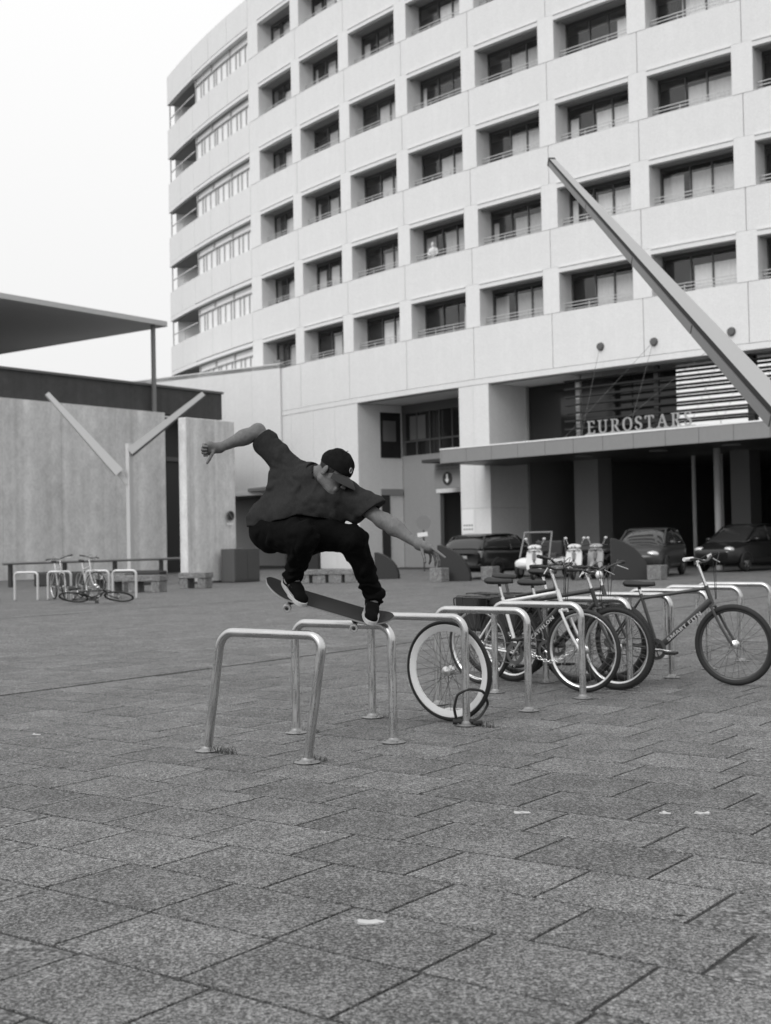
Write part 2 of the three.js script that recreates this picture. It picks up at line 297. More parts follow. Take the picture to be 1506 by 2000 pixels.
  part('hall_ceiling', arcBox(-80.73, -62, 4.72, 4.92, 0.9, 28), hallGrey, hotel);
  part('hall_column', arcBox(-78.9, -77.6, 0, 4.72, 3.4, 4.4, 1), mat.inner, hotel);
  part('hall_column', arcBox(-72.6, -71.7, 0, 4.72, 6, 7, 1), hallGrey, hotel);
  for (const a of [-75.0, -73.6, -72.5, -67.6]) part('hall_post', new THREE.CylinderGeometry(0.09, 0.09, 4.7, 10).translate(...fp(a, 7, 2.35).toArray()), mat.concrete, hotel);
  part('entrance_post', new THREE.CylinderGeometry(0.13, 0.13, 4.4, 14).translate(...fp(-69.9, -0.4, 2.2).toArray()), mat.panel, hotel);
  // louvred screen over the canopy
  for (const a of [-76.9, -73.2, -69.3, -65.6]) part('screen_post', arcBox(a, a + 0.2, 4.95, YO - 0.01, 1.0, 1.15, 1), a < -76 ? S : mat.frame, hotel);
  for (let q = 0; q < 9; q++) part('slat', arcBox(-77.2, -62.2, 4.98 + q * 0.325, 5.05 + q * 0.325, 0.62, 0.86), mat.darker, hotel);
  for (let q = 0; q < 3; q++) part('screen_pane', arcBox(-72.35 + q * 3.45, -72.3 + (q + 1) * 3.45, 4.95, YO - 0.03, 1.25, 1.27, 3), mat.coated, hotel);
  for (let q = 0; q < 3; q++) part('screen_pane', arcBox(-80.6 + q * 2.75, -77.9 + q * 2.75, 4.95, YO - 0.03, 2.5, 2.52, 2), mat.darkGlass, hotel);
  // notice pasted on the pier, small marks on it
  const notice = part('notice', arcBox(-82.4, -81.72, 1.55, 2.55, -0.016, 0.0, 1), mat.white, hotel);
  part('print', [0, 1, 2, 3].flatMap((c) => [0, 1].map((r) => arcBox(-82.32 + c * 0.15, -82.24 + c * 0.15, 1.85 - r * 0.17, 1.92 - r * 0.17, -0.022, -0.017, 1))), mat.frame, notice);
  // garage sign
  const sg = holder('garage_sign', hotel); 
  part('sign_board', arcBox(-85.55, -83.0, 3.62, 4.75, 1.35, 1.45, 2), mat.panel, sg);
  const at = fp(-84.65, 1.33, 4.06), q = new THREE.Quaternion().setFromUnitVectors(V(0, 0, 1), fp(-84.65, 0).sub(fp(-84.65, 1)).normalize());
  part('disc', new THREE.CylinderGeometry(0.3, 0.3, 0.02, 28).rotateX(Math.PI / 2).applyQuaternion(q).translate(at.x, at.y, at.z), mat.dark, sg);
  const arrow = new THREE.Shape([[0, -0.2], [0.15, -0.03], [0.05, -0.05], [0.05, 0.2], [-0.05, 0.2], [-0.05, -0.05], [-0.15, -0.03]].map((p) => new THREE.Vector2(...p)));
  part('arrow', new THREE.ExtrudeGeometry(arrow, { depth: 0.012, bevelEnabled: false }).translate(0, 0, 0.012).applyQuaternion(q).translate(at.x, at.y, at.z), mat.white, sg);
  part('print', [0, 1].flatMap((r) => [0, 1, 2, 3, 4, 5].map((c) => arcBox(-85.4 + c * 0.32, -85.18 + c * 0.32, 4.62 - r * 0.14, 4.66 - r * 0.14, 1.335, 1.348, 1))), M(0.16, 0.8), sg);
  part('sign_lamp_arm', arcBox(-85.45, -83.0, 4.78, 4.92, 0.5, 1.5, 2), mat.dark, sg);
  // podium wing running off to the left behind the concrete hall
  const p0 = V(-5.2, 0, -66.18), pd = V(-0.83, 0, -0.557).normalize(), turn = Math.atan2(-pd.z, pd.x);
  for (let k = 0; k < 6; k++) {
    const c = p0.clone().addScaledVector(pd, k * 1.9 + 0.95).sub(HO);
    part('podium_panel', mv(box(1.892, 6.6, 0.4, 0, 0, 0), c.x, 7.3, c.z, 0, turn, 0), S, hotel);
  }
  const pc = p0.clone().addScaledVector(pd, 5.7).sub(HO);
  part('podium_roof', mv(box(11.4, 0.2, 5, 0, 0, 2.3), pc.x, 10.45, pc.z, 0, turn, 0), mat.slabEdge, hotel);
  part('podium_ledge', mv(box(11.4, 0.18, 0.5, 0, 0, 0), pc.x, 3.92, pc.z, 0, turn, 0), SP, hotel);
}
// ------------------------------------------------------------ canopy with its lettering
const font = await new FontLoader().loadAsync('fonts/droid/droid_serif_regular.typeface.json');
const fontBold = await new FontLoader().loadAsync('fonts/droid/droid_sans_bold.typeface.json');
{
  const x0 = 2.39, Z0 = 52.38, dir = V(0.703, 0, 0.711), turn = Math.atan2(-0.711, 0.703);
  const c = thing('entrance_canopy', 'flat entrance canopy with grey panelled edge across the hotel doors', 'canopy', [x0, 0, -Z0], turn);
  // local: x along the front, z towards the camera
  for (let k = 0; k < 13; k++) part('edge_panel', rbox(1.322, 0.56, 0.1, 0.012, 0.66 + k * 1.333, 4.69, 0), mat.panel, c);
  part('edge_panel', rbox(0.1, 0.56, 2.6, 0.012, -0.06, 4.69, -1.25), mat.panel, c);
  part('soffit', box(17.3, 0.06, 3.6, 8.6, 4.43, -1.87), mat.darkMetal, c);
  part('deck', box(17.3, 0.05, 3.6, 8.6, 4.9, -1.87), mat.slabEdge, c);
  part('edge_trim', box(17.5, 0.05, 0.14, 8.65, 4.99, 0), mat.pale, c);
  for (const x of [16.6]) part('post', new THREE.CylinderGeometry(0.11, 0.11, 4.42, 14).translate(x, 2.2, -0.9), mat.panel, c);
  for (const [x, z] of [[6.2, -1.2], [9.4, -1.4], [12.5, -1.2]]) part('downlight', new THREE.CylinderGeometry(0.3, 0.34, 0.06, 20).translate(x, 4.385, z), mat.panel, c);
  const word = thing('sign_letters', 'serif metal letters EUROSTARS standing on the canopy edge', 'sign', [x0, 0, -Z0], turn);
  let px = 7.28;
  for (const ch of 'EUROSTARS') {
    const g = new TextGeometry(ch, { font, size: 0.47, depth: 0.05, curveSegments: 6, bevelEnabled: false });
    g.scale(0.98, 1, 1); g.computeBoundingBox(); const w = g.boundingBox.max.x - g.boundingBox.min.x;
    part('letter', g.translate(px - g.boundingBox.min.x, 5.075, -0.03), mat.letter, word); px += w + 0.13;
  }
  part('letter_rail', box(px - 7.2, 0.05, 0.06, (px + 7.2) / 2, 5.04, -0.01), mat.letter, word);
  // hanger cables from plates on the front
  const anchors = [[-74.93, 8.72, [7.0]], [-72.55, 8.62, [6.2, 9.1]], [-69.4, 8.62, [8.2, 11.6]]];
  anchors.forEach(([arc, y, ends], i) => {
    const p = fp(arc, -0.06, y).add(HO), k = thing('canopy_cable', ['thin steel cables from the leftmost wall plate down to the canopy edge', 'thin steel cables from the wall plate above the letters down to the canopy', 'thin steel cables from the rightmost wall plate down to the canopy'][i], 'cable', [p.x, p.y, p.z], 0, 'cables holding the canopy');
    const out = fp(arc, 0).sub(fp(arc, 1)).normalize();
    part('wall_plate', new THREE.CylinderGeometry(0.13, 0.17, 0.1, 16).rotateX(Math.PI / 2).applyQuaternion(new THREE.Quaternion().setFromUnitVectors(V(0, 0, 1), out)), mat.frame, k);
    for (const e of ends) { const q = V(x0, 5.0, -Z0).addScaledVector(dir, e).sub(p); q.y = 5.0 - p.y; part('cable', rod(V(0, 0, 0), q, 0.007, 0.007, 5), mat.frame, k); }
  });
}
// ------------------------------------------------------------ concrete hall and its neighbours on the left
{
  const at = [-9.99, 0, -59.5];
  const h = thing('concrete_hall', 'low streaked concrete hall with a dark overhanging roof band', 'building', at, PH);
  // local: -z runs along the long wall towards the back right, +x faces the square
  for (let k = 0; k < 7; k++) part('wall_panel', box(0.9, 7.4, 2.99, -0.1, 3.7, 2.1 + 3 * k), mat.concrete, h);
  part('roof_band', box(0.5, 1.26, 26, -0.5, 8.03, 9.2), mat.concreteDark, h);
  part('roof_cap', box(0.62, 0.1, 26.1, -0.46, 8.71, 9.2), M(0.14, 0.6), h);
  part('roof', box(9, 0.3, 26, -5.2, 8.3, 9.2), mat.slabEdge, h);
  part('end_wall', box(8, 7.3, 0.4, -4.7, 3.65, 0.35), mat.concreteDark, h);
  part('slot_wall', box(0.3, 7.4, 4.2, -1.2, 3.7, -1.6), mat.dark, h);
  part('slot_transom', box(0.1, 0.2, 3.6, -1.0, 5.4, -1.9), M(0.08, 0.5), h);
  const cl = holder('clerestory_window', h);
  part('pane', box(0.06, 0.9, 0.9, -0.35, 6.9, -2.6), M(0.25, 0.2), cl); part('window_frame', [box(0.12, 1.0, 0.1, -0.3, 6.9, -2.05), box(0.12, 1.0, 0.1, -0.3, 6.9, -3.1)], mat.concreteDark, cl);
  // high flat roof on a slim mast that stands on the wall head
  const k = thing('roof_canopy', 'broad thin flat roof held high on a slim mast over the concrete hall', 'canopy', [-9.96, 7.4, -59.0], PH);
  part('mast', new THREE.CylinderGeometry(0.11, 0.11, 4.05, 12).translate(-0.25, 2.02, 0.6), mat.lampDark, k);
  part('mast', new THREE.CylinderGeometry(0.11, 0.11, 4.05, 12).translate(-0.25, 2.02, 16), mat.lampDark, k);
  part('slab_edge', [box(16, 0.22, 0.12, -8, 4.12, 0), box(0.12, 0.22, 20, 0.06, 4.12, 10.06)], M(0.55, 0.6), k);
  part('slab', box(16, 0.16, 20, -8, 4.11, 10), M(0.42, 0.8), k);
}
{ // concrete pylon with a sign, steel cabinet at its foot
  const p = thing('concrete_pylon', 'tall streaked concrete pylon standing before the hotel wall', 'pylon', [-6.46, 0, -41.71], PH);
  const g = boxUV(new RoundedBoxGeometry(0.36, 5.45, 2.3, 2, 0.03), 1, 0.3, 0.1).translate(-0.18, 2.725, -1.15);
  part('shaft', g, M(0.86, 0.85, { map: scaled(T.concrete, 0.33, 0.2) }), p);
  part('plinth', box(0.44, 0.07, 2.4, -0.18, 0.035, -1.15), mat.concreteDark, p);
  const s = thing('parking_sign', 'round dark traffic sign with a small white plate below it', 'sign', [-5.245, 1.9, -43.2], PH);
  part('disc', new THREE.CylinderGeometry(0.17, 0.17, 0.02, 30).rotateZ(Math.PI / 2).translate(0.02, 0.33, 0), mat.dark, s);
  part('ring', new THREE.TorusGeometry(0.155, 0.014, 6, 30).rotateY(Math.PI / 2).translate(0.034, 0.33, 0), M(0.12, 0.5), s);
  part('slash', mv(box(0.01, 0.26, 0.03), 0.035, 0.33, 0, rad(45)), M(0.16, 0.5), s);
  part('plate', box(0.015, 0.07, 0.28, 0.02, 0.06, 0), mat.white, s);
  const c = thing('steel_cabinet', 'low grey steel cabinet against the foot of the pylon', 'cabinet', [-5.47, 0, -42.75], PH);
  part('shell', rbox(0.6, 1.1, 1.25, 0.02, 0.35, 0.57, -0.5), M(0.075, 0.55), c);
  part('base', box(0.56, 0.05, 1.2, 0.35, 0.025, -0.5), mat.dark, c);
  part('door', rbox(0.02, 0.96, 0.57, 0.006, 0.655, 0.57, -0.2), M(0.08, 0.5), c); part('door', rbox(0.02, 0.96, 0.57, 0.006, 0.655, 0.57, -0.8), M(0.08, 0.5), c);
}
{ // twin-arm lamp beyond the bicycles
  const l = thing('twin_arm_lamp', 'slim lamp post with two raised slanting arms before the concrete hall', 'street lamp', [-9.98, 0, -50], PH);
  part('post', rbox(0.2, 5.3, 0.2, 0.01, 0, 2.65, 0), mat.lampPaint, l);
  part('base_plate', box(0.4, 0.04, 0.4, 0, 0.02, 0), mat.lampDark, l);
  const inv = (x, y, z) => V(x, y, z).sub(V(-9.98, 0, -50)).applyAxisAngle(V(0, 1, 0), -PH);
  const blade = (a, b, w0, w1, t0, t1, { cx = 0, cy = 0, fx = 1, fy = 1, z0 = 0, z1 = 1 } = {}) => { // tapering bar between two points; fx, fy, cx, cy pick a strip of its section
    const d = b.clone().sub(a), L = d.length(), g = new THREE.BoxGeometry(1, 1, 1, 1, 1, 1).translate(0, 0, 0.5), p = g.attributes.position;
    for (let i = 0; i < p.count; i++) { const t = z0 + (z1 - z0) * p.getZ(i); p.setXYZ(i, (p.getX(i) * fx + cx) * (w0 + (w1 - w0) * t), (p.getY(i) * fy + cy) * (t0 + (t1 - t0) * t), t * L); }
    g.computeVertexNormals(); g.applyMatrix4(new THREE.Matrix4().lookAt(d, V(0, 0, 0), V(0, 1, 0))); return g.translate(a.x, a.y, a.z);
  };
  const r0 = inv(-9.95, 4.98, -50), r1 = inv(-7.1, 7.25, -50.5);
  part('arm', blade(r0, r1, 0.34, 0.26, 0.3, 0.18), M(0.5, 0.5), l);
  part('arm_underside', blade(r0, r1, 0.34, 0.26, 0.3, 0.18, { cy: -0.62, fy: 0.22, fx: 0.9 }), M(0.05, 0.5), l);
  part('arm', blade(inv(-10.05, 3.72, -50), inv(-10.45, 4.25, -49.9), 0.2, 0.25, 0.16, 0.2), mat.lampPaint, l);
  part('lamp_head', blade(inv(-10.38, 4.16, -49.9), inv(-12.9, 7.2, -49), 0.5, 0.3, 0.36, 0.16), M(0.6, 0.45), l);
  // the same lamp close by: only its long arm reaches into the picture
  const P = V(4.95, 0, -12.2), n = thing('twin_arm_lamp', 'long dark-edged lamp arm slanting up across the hotel balconies', 'street lamp', [P.x, 0, P.z], PH);
  const inq = (x, y, z) => V(x, y, z).sub(P).applyAxisAngle(V(0, 1, 0), -PH), q0 = inq(4.9, 1.1, -12.2), q1 = inq(3.273, 8.33, -24);
  part('post', rbox(0.2, 5.3, 0.2, 0.01, 0, 2.65, 0), mat.lampPaint, n);
  part('base_plate', box(0.4, 0.04, 0.4, 0, 0.02, 0), mat.lampDark, n);
  const W = [0.36, 0.11, 0.24, 0.14];
  part('arm', blade(q0, q1, ...W), M(0.33, 0.6), n);
  part('edge_gap', blade(q0, q1, ...W, { cx: 0.52, fx: 0.05, cy: 0.36, fy: 0.30 }), mat.darker, n);
  for (let k = 0; k < 5; k++) part('side_strip', blade(q0, q1, ...W, { cx: 0.53, fx: 0.08, cy: -0.17, fy: 0.64, z0: k * 0.2 + 0.0015, z1: (k + 1) * 0.2 - 0.0015 }), M(0.17, 0.5), n);
  part('end_cap', blade(q0, q1, ...W, { fx: 1.15, fy: 1.1, z0: 0.999, z1: 1.006 }), mat.dark, n);
}
{ // handrail in front of the hall
  const d = [0.5948, -0.8039];
  const base = [-9.9, -45.6], L = 7.5, r = thing('handrail', 'long metal handrail on short dark posts before the concrete hall', 'railing', [base[0], 0, base[1]], PH);
  part('rail', rod(V(0, 0.78, 4.5), V(0, 0.78, -L), 0.045, 0.045, 10), mat.steelRough, r);
  for (let k = 0; k < 6; k++) part('post', rbox(0.16, 0.75, 0.09, 0.01, 0, 0.375, 4.2 - k * 2.25), mat.dark, r);
}
// ------------------------------------------------------------ blocks, wedges, benches
const cube = (x, Z, label) => { const o = tag(part('concrete_block', boxUV(new RoundedBoxGeometry(0.43, 0.42, 0.43, 2, 0.02), 1, rnd(), rnd()).translate(0, 0.21, 0), mat.block), label, 'block', 'pale concrete blocks along the kerb'); o.position.set(x, 0, -Z); o.rotation.y = PH; };
cube(1.6, 38.95, 'pale concrete block under the outstretched hand, beside the dark hatchback');
cube(3.2, 39.6, 'pale concrete block between the dark hatchback and the bicycle saddles');
cube(7.75, 36.75, 'pale concrete block at the right, before the car nose');
const wedgeShape = new THREE.Shape(); wedgeShape.moveTo(0, 0); wedgeShape.lineTo(0.75, 0); wedgeShape.lineTo(0.75, 0.12); wedgeShape.quadraticCurveTo(0.66, 0.62, 0.12, 0.82); wedgeShape.quadraticCurveTo(0.02, 0.86, 0, 0.84); wedgeShape.lineTo(0, 0);
const wedge = (x, Z, s, label, t = rad(-8)) => { const o = tag(part('steel_wedge', new THREE.ExtrudeGeometry(wedgeShape, { depth: 0.5, bevelEnabled: true, bevelSize: 0.012, bevelThickness: 0.012, bevelSegments: 2, curveSegments: 16 }).translate(0, 0.012, -0.25).scale(s, s, s), mat.wedge), label, 'barrier', 'dark rounded wedges'); o.position.set(x, 0, -Z); o.rotation.y = t; };
wedge(-0.36, 43.4, 1.03, 'dark rounded wedge barrier beside the skater, left of the hotel recess');
wedge(1.62, 39.6, 1.28, 'dark rounded wedge barrier behind the pale block and the hand');
wedge(6.6, 37.6, 1.4, 'dark rounded wedge barrier behind the bicycle handlebars');
function bench(x, Z, label, n = 3, len = 1.5, turn = PH, h = 0.42) {
  const b = thing('concrete_bench', label, 'bench', [x, 0, -Z], turn, 'concrete benches');
  part('slab', boxUV(new RoundedBoxGeometry(len, 0.16, 0.5, 2, 0.015), 1, rnd(), rnd()).translate(0, h - 0.08, 0), mat.block, b);
  for (let k = 0; k < n; k++) part('block', boxUV(new RoundedBoxGeometry(0.26, h - 0.165, 0.44, 2, 0.012), 1, rnd(), rnd()).translate(-len / 2 + 0.16 + k * (len - 0.32) / (n - 1), (h - 0.165) / 2, 0), mat.block, b);
}
bench(-1.75, 40.2, 'concrete bench seen between the legs of the skater', 4, 1.9, rad(-12));
bench(-6.9, 35.3, 'concrete bench with dark gaps beside the fallen bicycle', 3, 1.7, rad(-18), 0.46);
bench(-7.9, 36.6, 'concrete bench behind the white bicycle, nearest the lamp post', 2, 1.2, rad(-18), 0.5);
bench(-5.6, 37.6, 'small concrete bench nearest the pylon foot', 2, 0.9, rad(-20), 0.46);
{
  const t = thing('planter', 'long dark planter trough behind the lamp post', 'planter', [-9.5, 0, -42.5], rad(-10));
  part('trough', rbox(4.4, 0.45, 0.7, 0.05, 0, 0.225, 0), mat.dark, t);
  part('earth', box(4.2, 0.02, 0.55, 0, 0.455, 0), mat.darker, t);
  const b = thing('utility_box', 'dark square utility box behind the rear leg of the skater', 'utility box', [-3.25, 0, -49.9], rad(-5));
  part('shell', rbox(1.3, 1.25, 0.7, 0.02, 0, 0.66, 0), mat.black, b); part('plinth', box(1.2, 0.06, 0.6, 0, 0.03, 0), mat.dark, b); part('door', rbox(0.6, 1.1, 0.02, 0.008, -0.3, 0.66, 0.36), mat.black, b);
  const s = thing('road_sign', 'small round dark sign with a white plate near the hotel recess', 'sign', [1.55, 0, -52.6], 0);
  part('post', new THREE.CylinderGeometry(0.03, 0.03, 2.2, 8).translate(0, 1.1, 0), mat.darkMetal, s);
  part('disc', new THREE.CylinderGeometry(0.3, 0.3, 0.03, 26).rotateX(Math.PI / 2).translate(0, 2.0, 0.05), mat.lampDark, s);
  part('plate', mv(box(0.42, 0.17, 0.02), -0.05, 1.52, 0.06, 0, 0, 0.1), mat.white, s);
}
// ------------------------------------------------------------ bicycle racks
function rackCurve(w, h, r, lean = 0) {
  const p = [], sx = (x, y) => V(x + lean * y / h, y, 0);
  p.push(sx(0, 0.0)); for (let k = 1; k < 8; k++) p.push(sx(0, (h - r) * k / 8));
  for (let k = 0; k <= 10; k++) { const t = Math.PI / 2 * k / 10; p.push(sx(r - r * Math.cos(t), h - r + r * Math.sin(t))); }
  for (let k = 1; k < 8; k++) p.push(sx(r + (w - 2 * r) * k / 8, h));
  for (let k = 0; k <= 10; k++) { const t = Math.PI / 2 * k / 10; p.push(sx(w - r + r * Math.sin(t), h - r + r * Math.cos(t))); }
  for (let k = 7; k >= 0; k--) p.push(sx(w, (h - r) * k / 8));
  return p;
}
const W0 = 0.795;
function rack(x, Z, label, group, { lean = 0, m = mat.steel, r = 0.0265, turn = rad(-37.5), w = W0, h = 0.72, dz = 0 } = {}) {
  const k = thing('bicycle_rack', label, 'bicycle rack', [x, 0, -Z], turn, group);
  const g = new THREE.TubeGeometry(new THREE.CatmullRomCurve3(rackCurve(w, h, 0.095, lean), false, 'catmullrom', 0.5), 90, r, 16, false);
  part('hoop', g, m, k);
  for (const q of [0, w]) {
    const f = part('foot_plate', new THREE.LatheGeometry([[0, 0.006], [0.072, 0.004], [0.074, 0.008], [0.04, 0.014], [0.03, 0.03], [r, 0.034]].map((v) => new THREE.Vector2(...v)), 20).translate(q, 0, 0), mat.steelRough, k);
    part('bolt', [0, 1, 2].map((i) => new THREE.CylinderGeometry(0.006, 0.006, 0.012, 6).translate(q + 0.055 * Math.cos(i * 2.1 + 0.5), 0.013, 0.055 * Math.sin(i * 2.1 + 0.5))), mat.steelRough, f);
  }
  return k;
}
const rackLabels = ['bent steel rack leaning to the right, nearest the camera', 'steel rack under the skateboard nose', 'steel rack with the loose white-rimmed wheel', 'steel rack just right of the white-rimmed wheel',
  'steel rack in front of the silver and black bicycles, before their front wheels', 'steel rack behind the two locked front wheels', 'steel rack right of the black front wheel, with its full right leg showing', 'steel rack behind the bicycle at the right edge', 'second farthest steel rack at the right edge', 'farthest steel rack of the row'];
for (let i = -1; i < 9; i++) rack(-0.6094 + 0.4905 * i, 8.39 + 0.6631 * i, rackLabels[i + 1], 'row of steel bicycle racks', i < 0 ? { lean: 0.135 } : {});
for (const [x, Z, label] of [[-6.62, 30.95, 'pale far rack nearest the fallen bicycle'], [-7.35, 31.3, 'pale far rack behind the white bicycle'], [-8.25, 31.2, 'pale far rack at the left edge of the far group'], [-9.0, 31.0, 'pale far rack farthest left']]) rack(x, Z, label, 'far bicycle racks', { m: M(0.55, 0.4, { metalness: 0.3 }), turn: rad(-15), w: 0.62, h: 0.68, r: 0.03 });
// ------------------------------------------------------------ bicycles
const bm = {
  tyre: mat.rubber, rim: M(0.75, 0.3, { metalness: 0.8 }), rimDark: M(0.06, 0.4, { metalness: 0.4 }), spoke: M(0.12, 0.4, { metalness: 0.6 }), hub: M(0.7, 0.3, { metalness: 0.9 }), rimWhite: M(0.84, 0.4),
  silver: M(0.75, 0.3, { metalness: 0.4 }), blackP: M(0.02, 0.35), darkP: M(0.05, 0.35), saddle: M(0.012, 0.6), chrome: M(0.7, 0.22, { metalness: 1 }), chain: M(0.12, 0.5, { metalness: 0.7 }), paleText: M(0.42, 0.5),
};
function wheel(parent, R, { tyreR = 0.018, rim = bm.rim, deep = 0.018, spokes = 28, name = 'wheel', rimW = 0.012, knob = false, hubFlange = 0.03 } = {}) {
  const w = holder(name, parent);
  const tg = [new THREE.TorusGeometry(R - tyreR, tyreR, 10, 56)];
  if (knob) for (let k = 0; k < 90; k++) for (const s of [-1, 0, 1]) { const a = (k + 0.5 * (s === 0)) / 90 * 2 * Math.PI, g = new THREE.BoxGeometry(0.008, 0.012, 0.014); g.translate(R - 0.001 - Math.abs(s) * 0.005, 0, s * 0.014).rotateZ(a); tg.push(g); }
  part('tyre', tg, bm.tyre, w);
  const r0 = R - 2 * tyreR + 0.006, prof = [[r0, -rimW], [r0, rimW], [r0 - 0.006, rimW], [r0 - deep, 0.004], [r0 - deep, -0.004], [r0 - 0.006, -rimW], [r0, -rimW]].map((p) => new THREE.Vector2(...p));
  part('rim', new THREE.LatheGeometry(prof, 64).rotateX(Math.PI / 2), rim, w);
  const sg = [];
  for (let k = 0; k < spokes; k++) { const s = k % 2 ? 1 : -1, a = k / spokes * 2 * Math.PI, b = a + (k % 4 < 2 ? 1 : -1) * 1.15; sg.push(rod(V(hubFlange * Math.cos(b), hubFlange * Math.sin(b), s * 0.028), V((r0 - deep + 0.003) * Math.cos(a), (r0 - deep + 0.003) * Math.sin(a), 0), 0.0016, 0.0016, 4)); }
  part('spokes', sg, bm.spoke, w);
  const hp = [[0.004, -0.05], [0.01, -0.048], [0.012, -0.034], [hubFlange + 0.006, -0.031], [hubFlange + 0.006, -0.026], [0.016, -0.02], [0.014, 0], [0.016, 0.02], [hubFlange + 0.006, 0.026], [hubFlange + 0.006, 0.031], [0.012, 0.034], [0.01, 0.048], [0.004, 0.05]].map((p) => new THREE.Vector2(...p));
  part('hub', new THREE.LatheGeometry(hp, 22).rotateX(Math.PI / 2), bm.hub, w);
  return w;
}
function saddleGeo() {
  const P = [], I = [], n = 16, m = 12;
  for (let i = 0; i <= n; i++) { const t = i / n, x = -0.14 + 0.28 * t, w = 0.014 + 0.062 * Math.pow(1 - t, 1.6) * Math.sqrt(Math.max(0.02, 1 - Math.pow(1 - Math.min(1, t * 5), 2))), top = 0.02 + 0.018 * (1 - t) * (1 - t) + 0.006 * t; for (let j = 0; j < m; j++) { const a = j / m * 2 * Math.PI; P.push(x, 0.02 * (1 - t) * (1 - t) - 0.008 * t * t + (Math.sin(a) > 0 ? top * Math.pow(Math.sin(a), 0.8) : (0.012 + 0.02 * (1 - t)) * Math.sin(a)) * Math.sqrt(Math.max(0.1, 1 - Math.pow(1 - Math.min(1, t * 6), 2))), w * Math.cos(a)); } }
  for (let i = 0; i < n; i++) for (let j = 0; j < m; j++) { const a = i * m + j, b = i * m + (j + 1) % m; I.push(a, b, a + m, b, b + m, a + m); }
  for (const e of [0, n]) { const c = P.length / 3, x = P[e * m * 3]; P.push(x, 0.005, 0); for (let j = 0; j < m; j++) I.push(c, e * m + j, e * m + (j + 1) % m); }
  const g = new THREE.BufferGeometry(); g.setAttribute('position', new THREE.Float32BufferAttribute(P, 3)); g.setIndex(I); g.computeVertexNormals(); return g;
}
function bicycle(label, at, turn, o = {}) {
  const { R = 0.335, base = 1.06, frame = bm.blackP, fork = frame, steer = 0, lean = 0, seatY = 0.93, barY = 1.03, text, rackOn = false, tyreR = 0.02, knob = false, rim = bm.rim, flat = true, post = bm.chrome, group = 'bicycles locked to the racks', down = frame, lampOn = false, pitch = 0 } = o;
  const b = thing('bicycle', label, 'bicycle', at, turn, group); b.rotation.order = 'YXZ'; b.rotation.x = lean; b.rotation.z = pitch;
  const rear = V(0, R, 0), front = V(base, R, 0), bb = V(0.42, R - 0.05, 0), seatT = V(0.285, 0.75, 0), headT = V(base - 0.215, 0.80, 0), headB = V(base - 0.17, 0.67, 0);
  const fr = part('frame', [rod(bb, seatT, 0.0155), rod(seatT.clone().lerp(bb, 0.08), headT, 0.0155), rod(headT.clone().add(V(-0.006, 0.02, 0)), headB, 0.019),
    ...[-1, 1].flatMap((s) => [rod(bb.clone().add(V(0, 0, 0.02 * s)), rear.clone().add(V(0, 0, 0.058 * s)), 0.010, 0.008), rod(seatT.clone().lerp(bb, 0.06), rear.clone().add(V(0, 0, 0.058 * s)), 0.009, 0.008)]),
    new THREE.CylinderGeometry(0.022, 0.022, 0.07, 14).rotateX(Math.PI / 2).translate(bb.x, bb.y, 0)], frame, b);
  part('down_tube', rod(bb, headB.clone().lerp(headT, 0.25), o.downR ?? 0.019, o.downR ?? 0.019, 14), down, b);
  if (text) {
    const d = headB.clone().sub(bb), L = d.length(), g = new TextGeometry(text, { font: fontBold, size: 0.030, depth: 0.003, curveSegments: 3 });
    g.computeBoundingBox(); const tw = g.boundingBox.max.x; g.scale(Math.min(1.6, L * 0.62 / tw), 1, 1); g.translate(L * 0.2, -0.014, (o.downR ?? 0.019) - 0.0005);
    g.rotateZ(Math.atan2(d.y, d.x)).translate(bb.x, bb.y, 0); part('lettering', g, o.textMat ?? bm.blackP, b);
  }
  const rw = wheel(b, R, { tyreR, knob, rim, name: 'rear_wheel' }); rw.position.copy(rear); rw.rotation.z = rr(0, 3);
  const st = holder('fork', b); const axis = headB.clone().sub(headT).normalize(); st.position.copy(headB);
  const q = new THREE.Quaternion().setFromAxisAngle(axis.clone().negate(), steer); st.quaternion.copy(q);
  const rel = (v) => v.clone().sub(headB);
  part('fork_blades', [...[-1, 1].flatMap((s) => [pipe([rel(headB).add(V(0.004, -0.02, 0.05 * s)), rel(headB).lerp(rel(front), 0.55).add(V(-0.012, 0, 0.055 * s)), rel(front).add(V(0, 0, 0.052 * s))], 0.012, 14, 8)]), rod(V(0, -0.015, -0.055), V(0, -0.015, 0.055), 0.015)], fork, st);
  const stemTop = rel(headT).addScaledVector(axis, -(barY - 0.83)); const bar = stemTop.clone().add(V(0.07, 0.01, 0));
  part('stem', [rod(rel(headT), stemTop, 0.013), rod(stemTop, bar, 0.013)], post, st);
  part('handlebar', [pipe([bar.clone().add(V(-0.06, 0.03, -0.31)), bar.clone().add(V(-0.01, 0.025, -0.17)), bar.clone().add(V(0, 0, -0.05)), bar.clone().add(V(0, 0, 0.05)), bar.clone().add(V(-0.01, 0.025, 0.17)), bar.clone().add(V(-0.06, 0.03, 0.31))], 0.011, 30, 8)], o.barMat ?? bm.blackP, st);
  for (const s of [-1, 1]) { part('grip', rod(bar.clone().add(V(-0.035, 0.03, 0.2 * s)), bar.clone().add(V(-0.062, 0.031, 0.325 * s)), 0.0165), o.gripMat ?? bm.saddle, st); part('brake_lever', rod(bar.clone().add(V(0.0, 0.015, 0.17 * s)), bar.clone().add(V(0.03, -0.03, 0.28 * s)), 0.006, 0.005, 6), bm.chrome, st); }
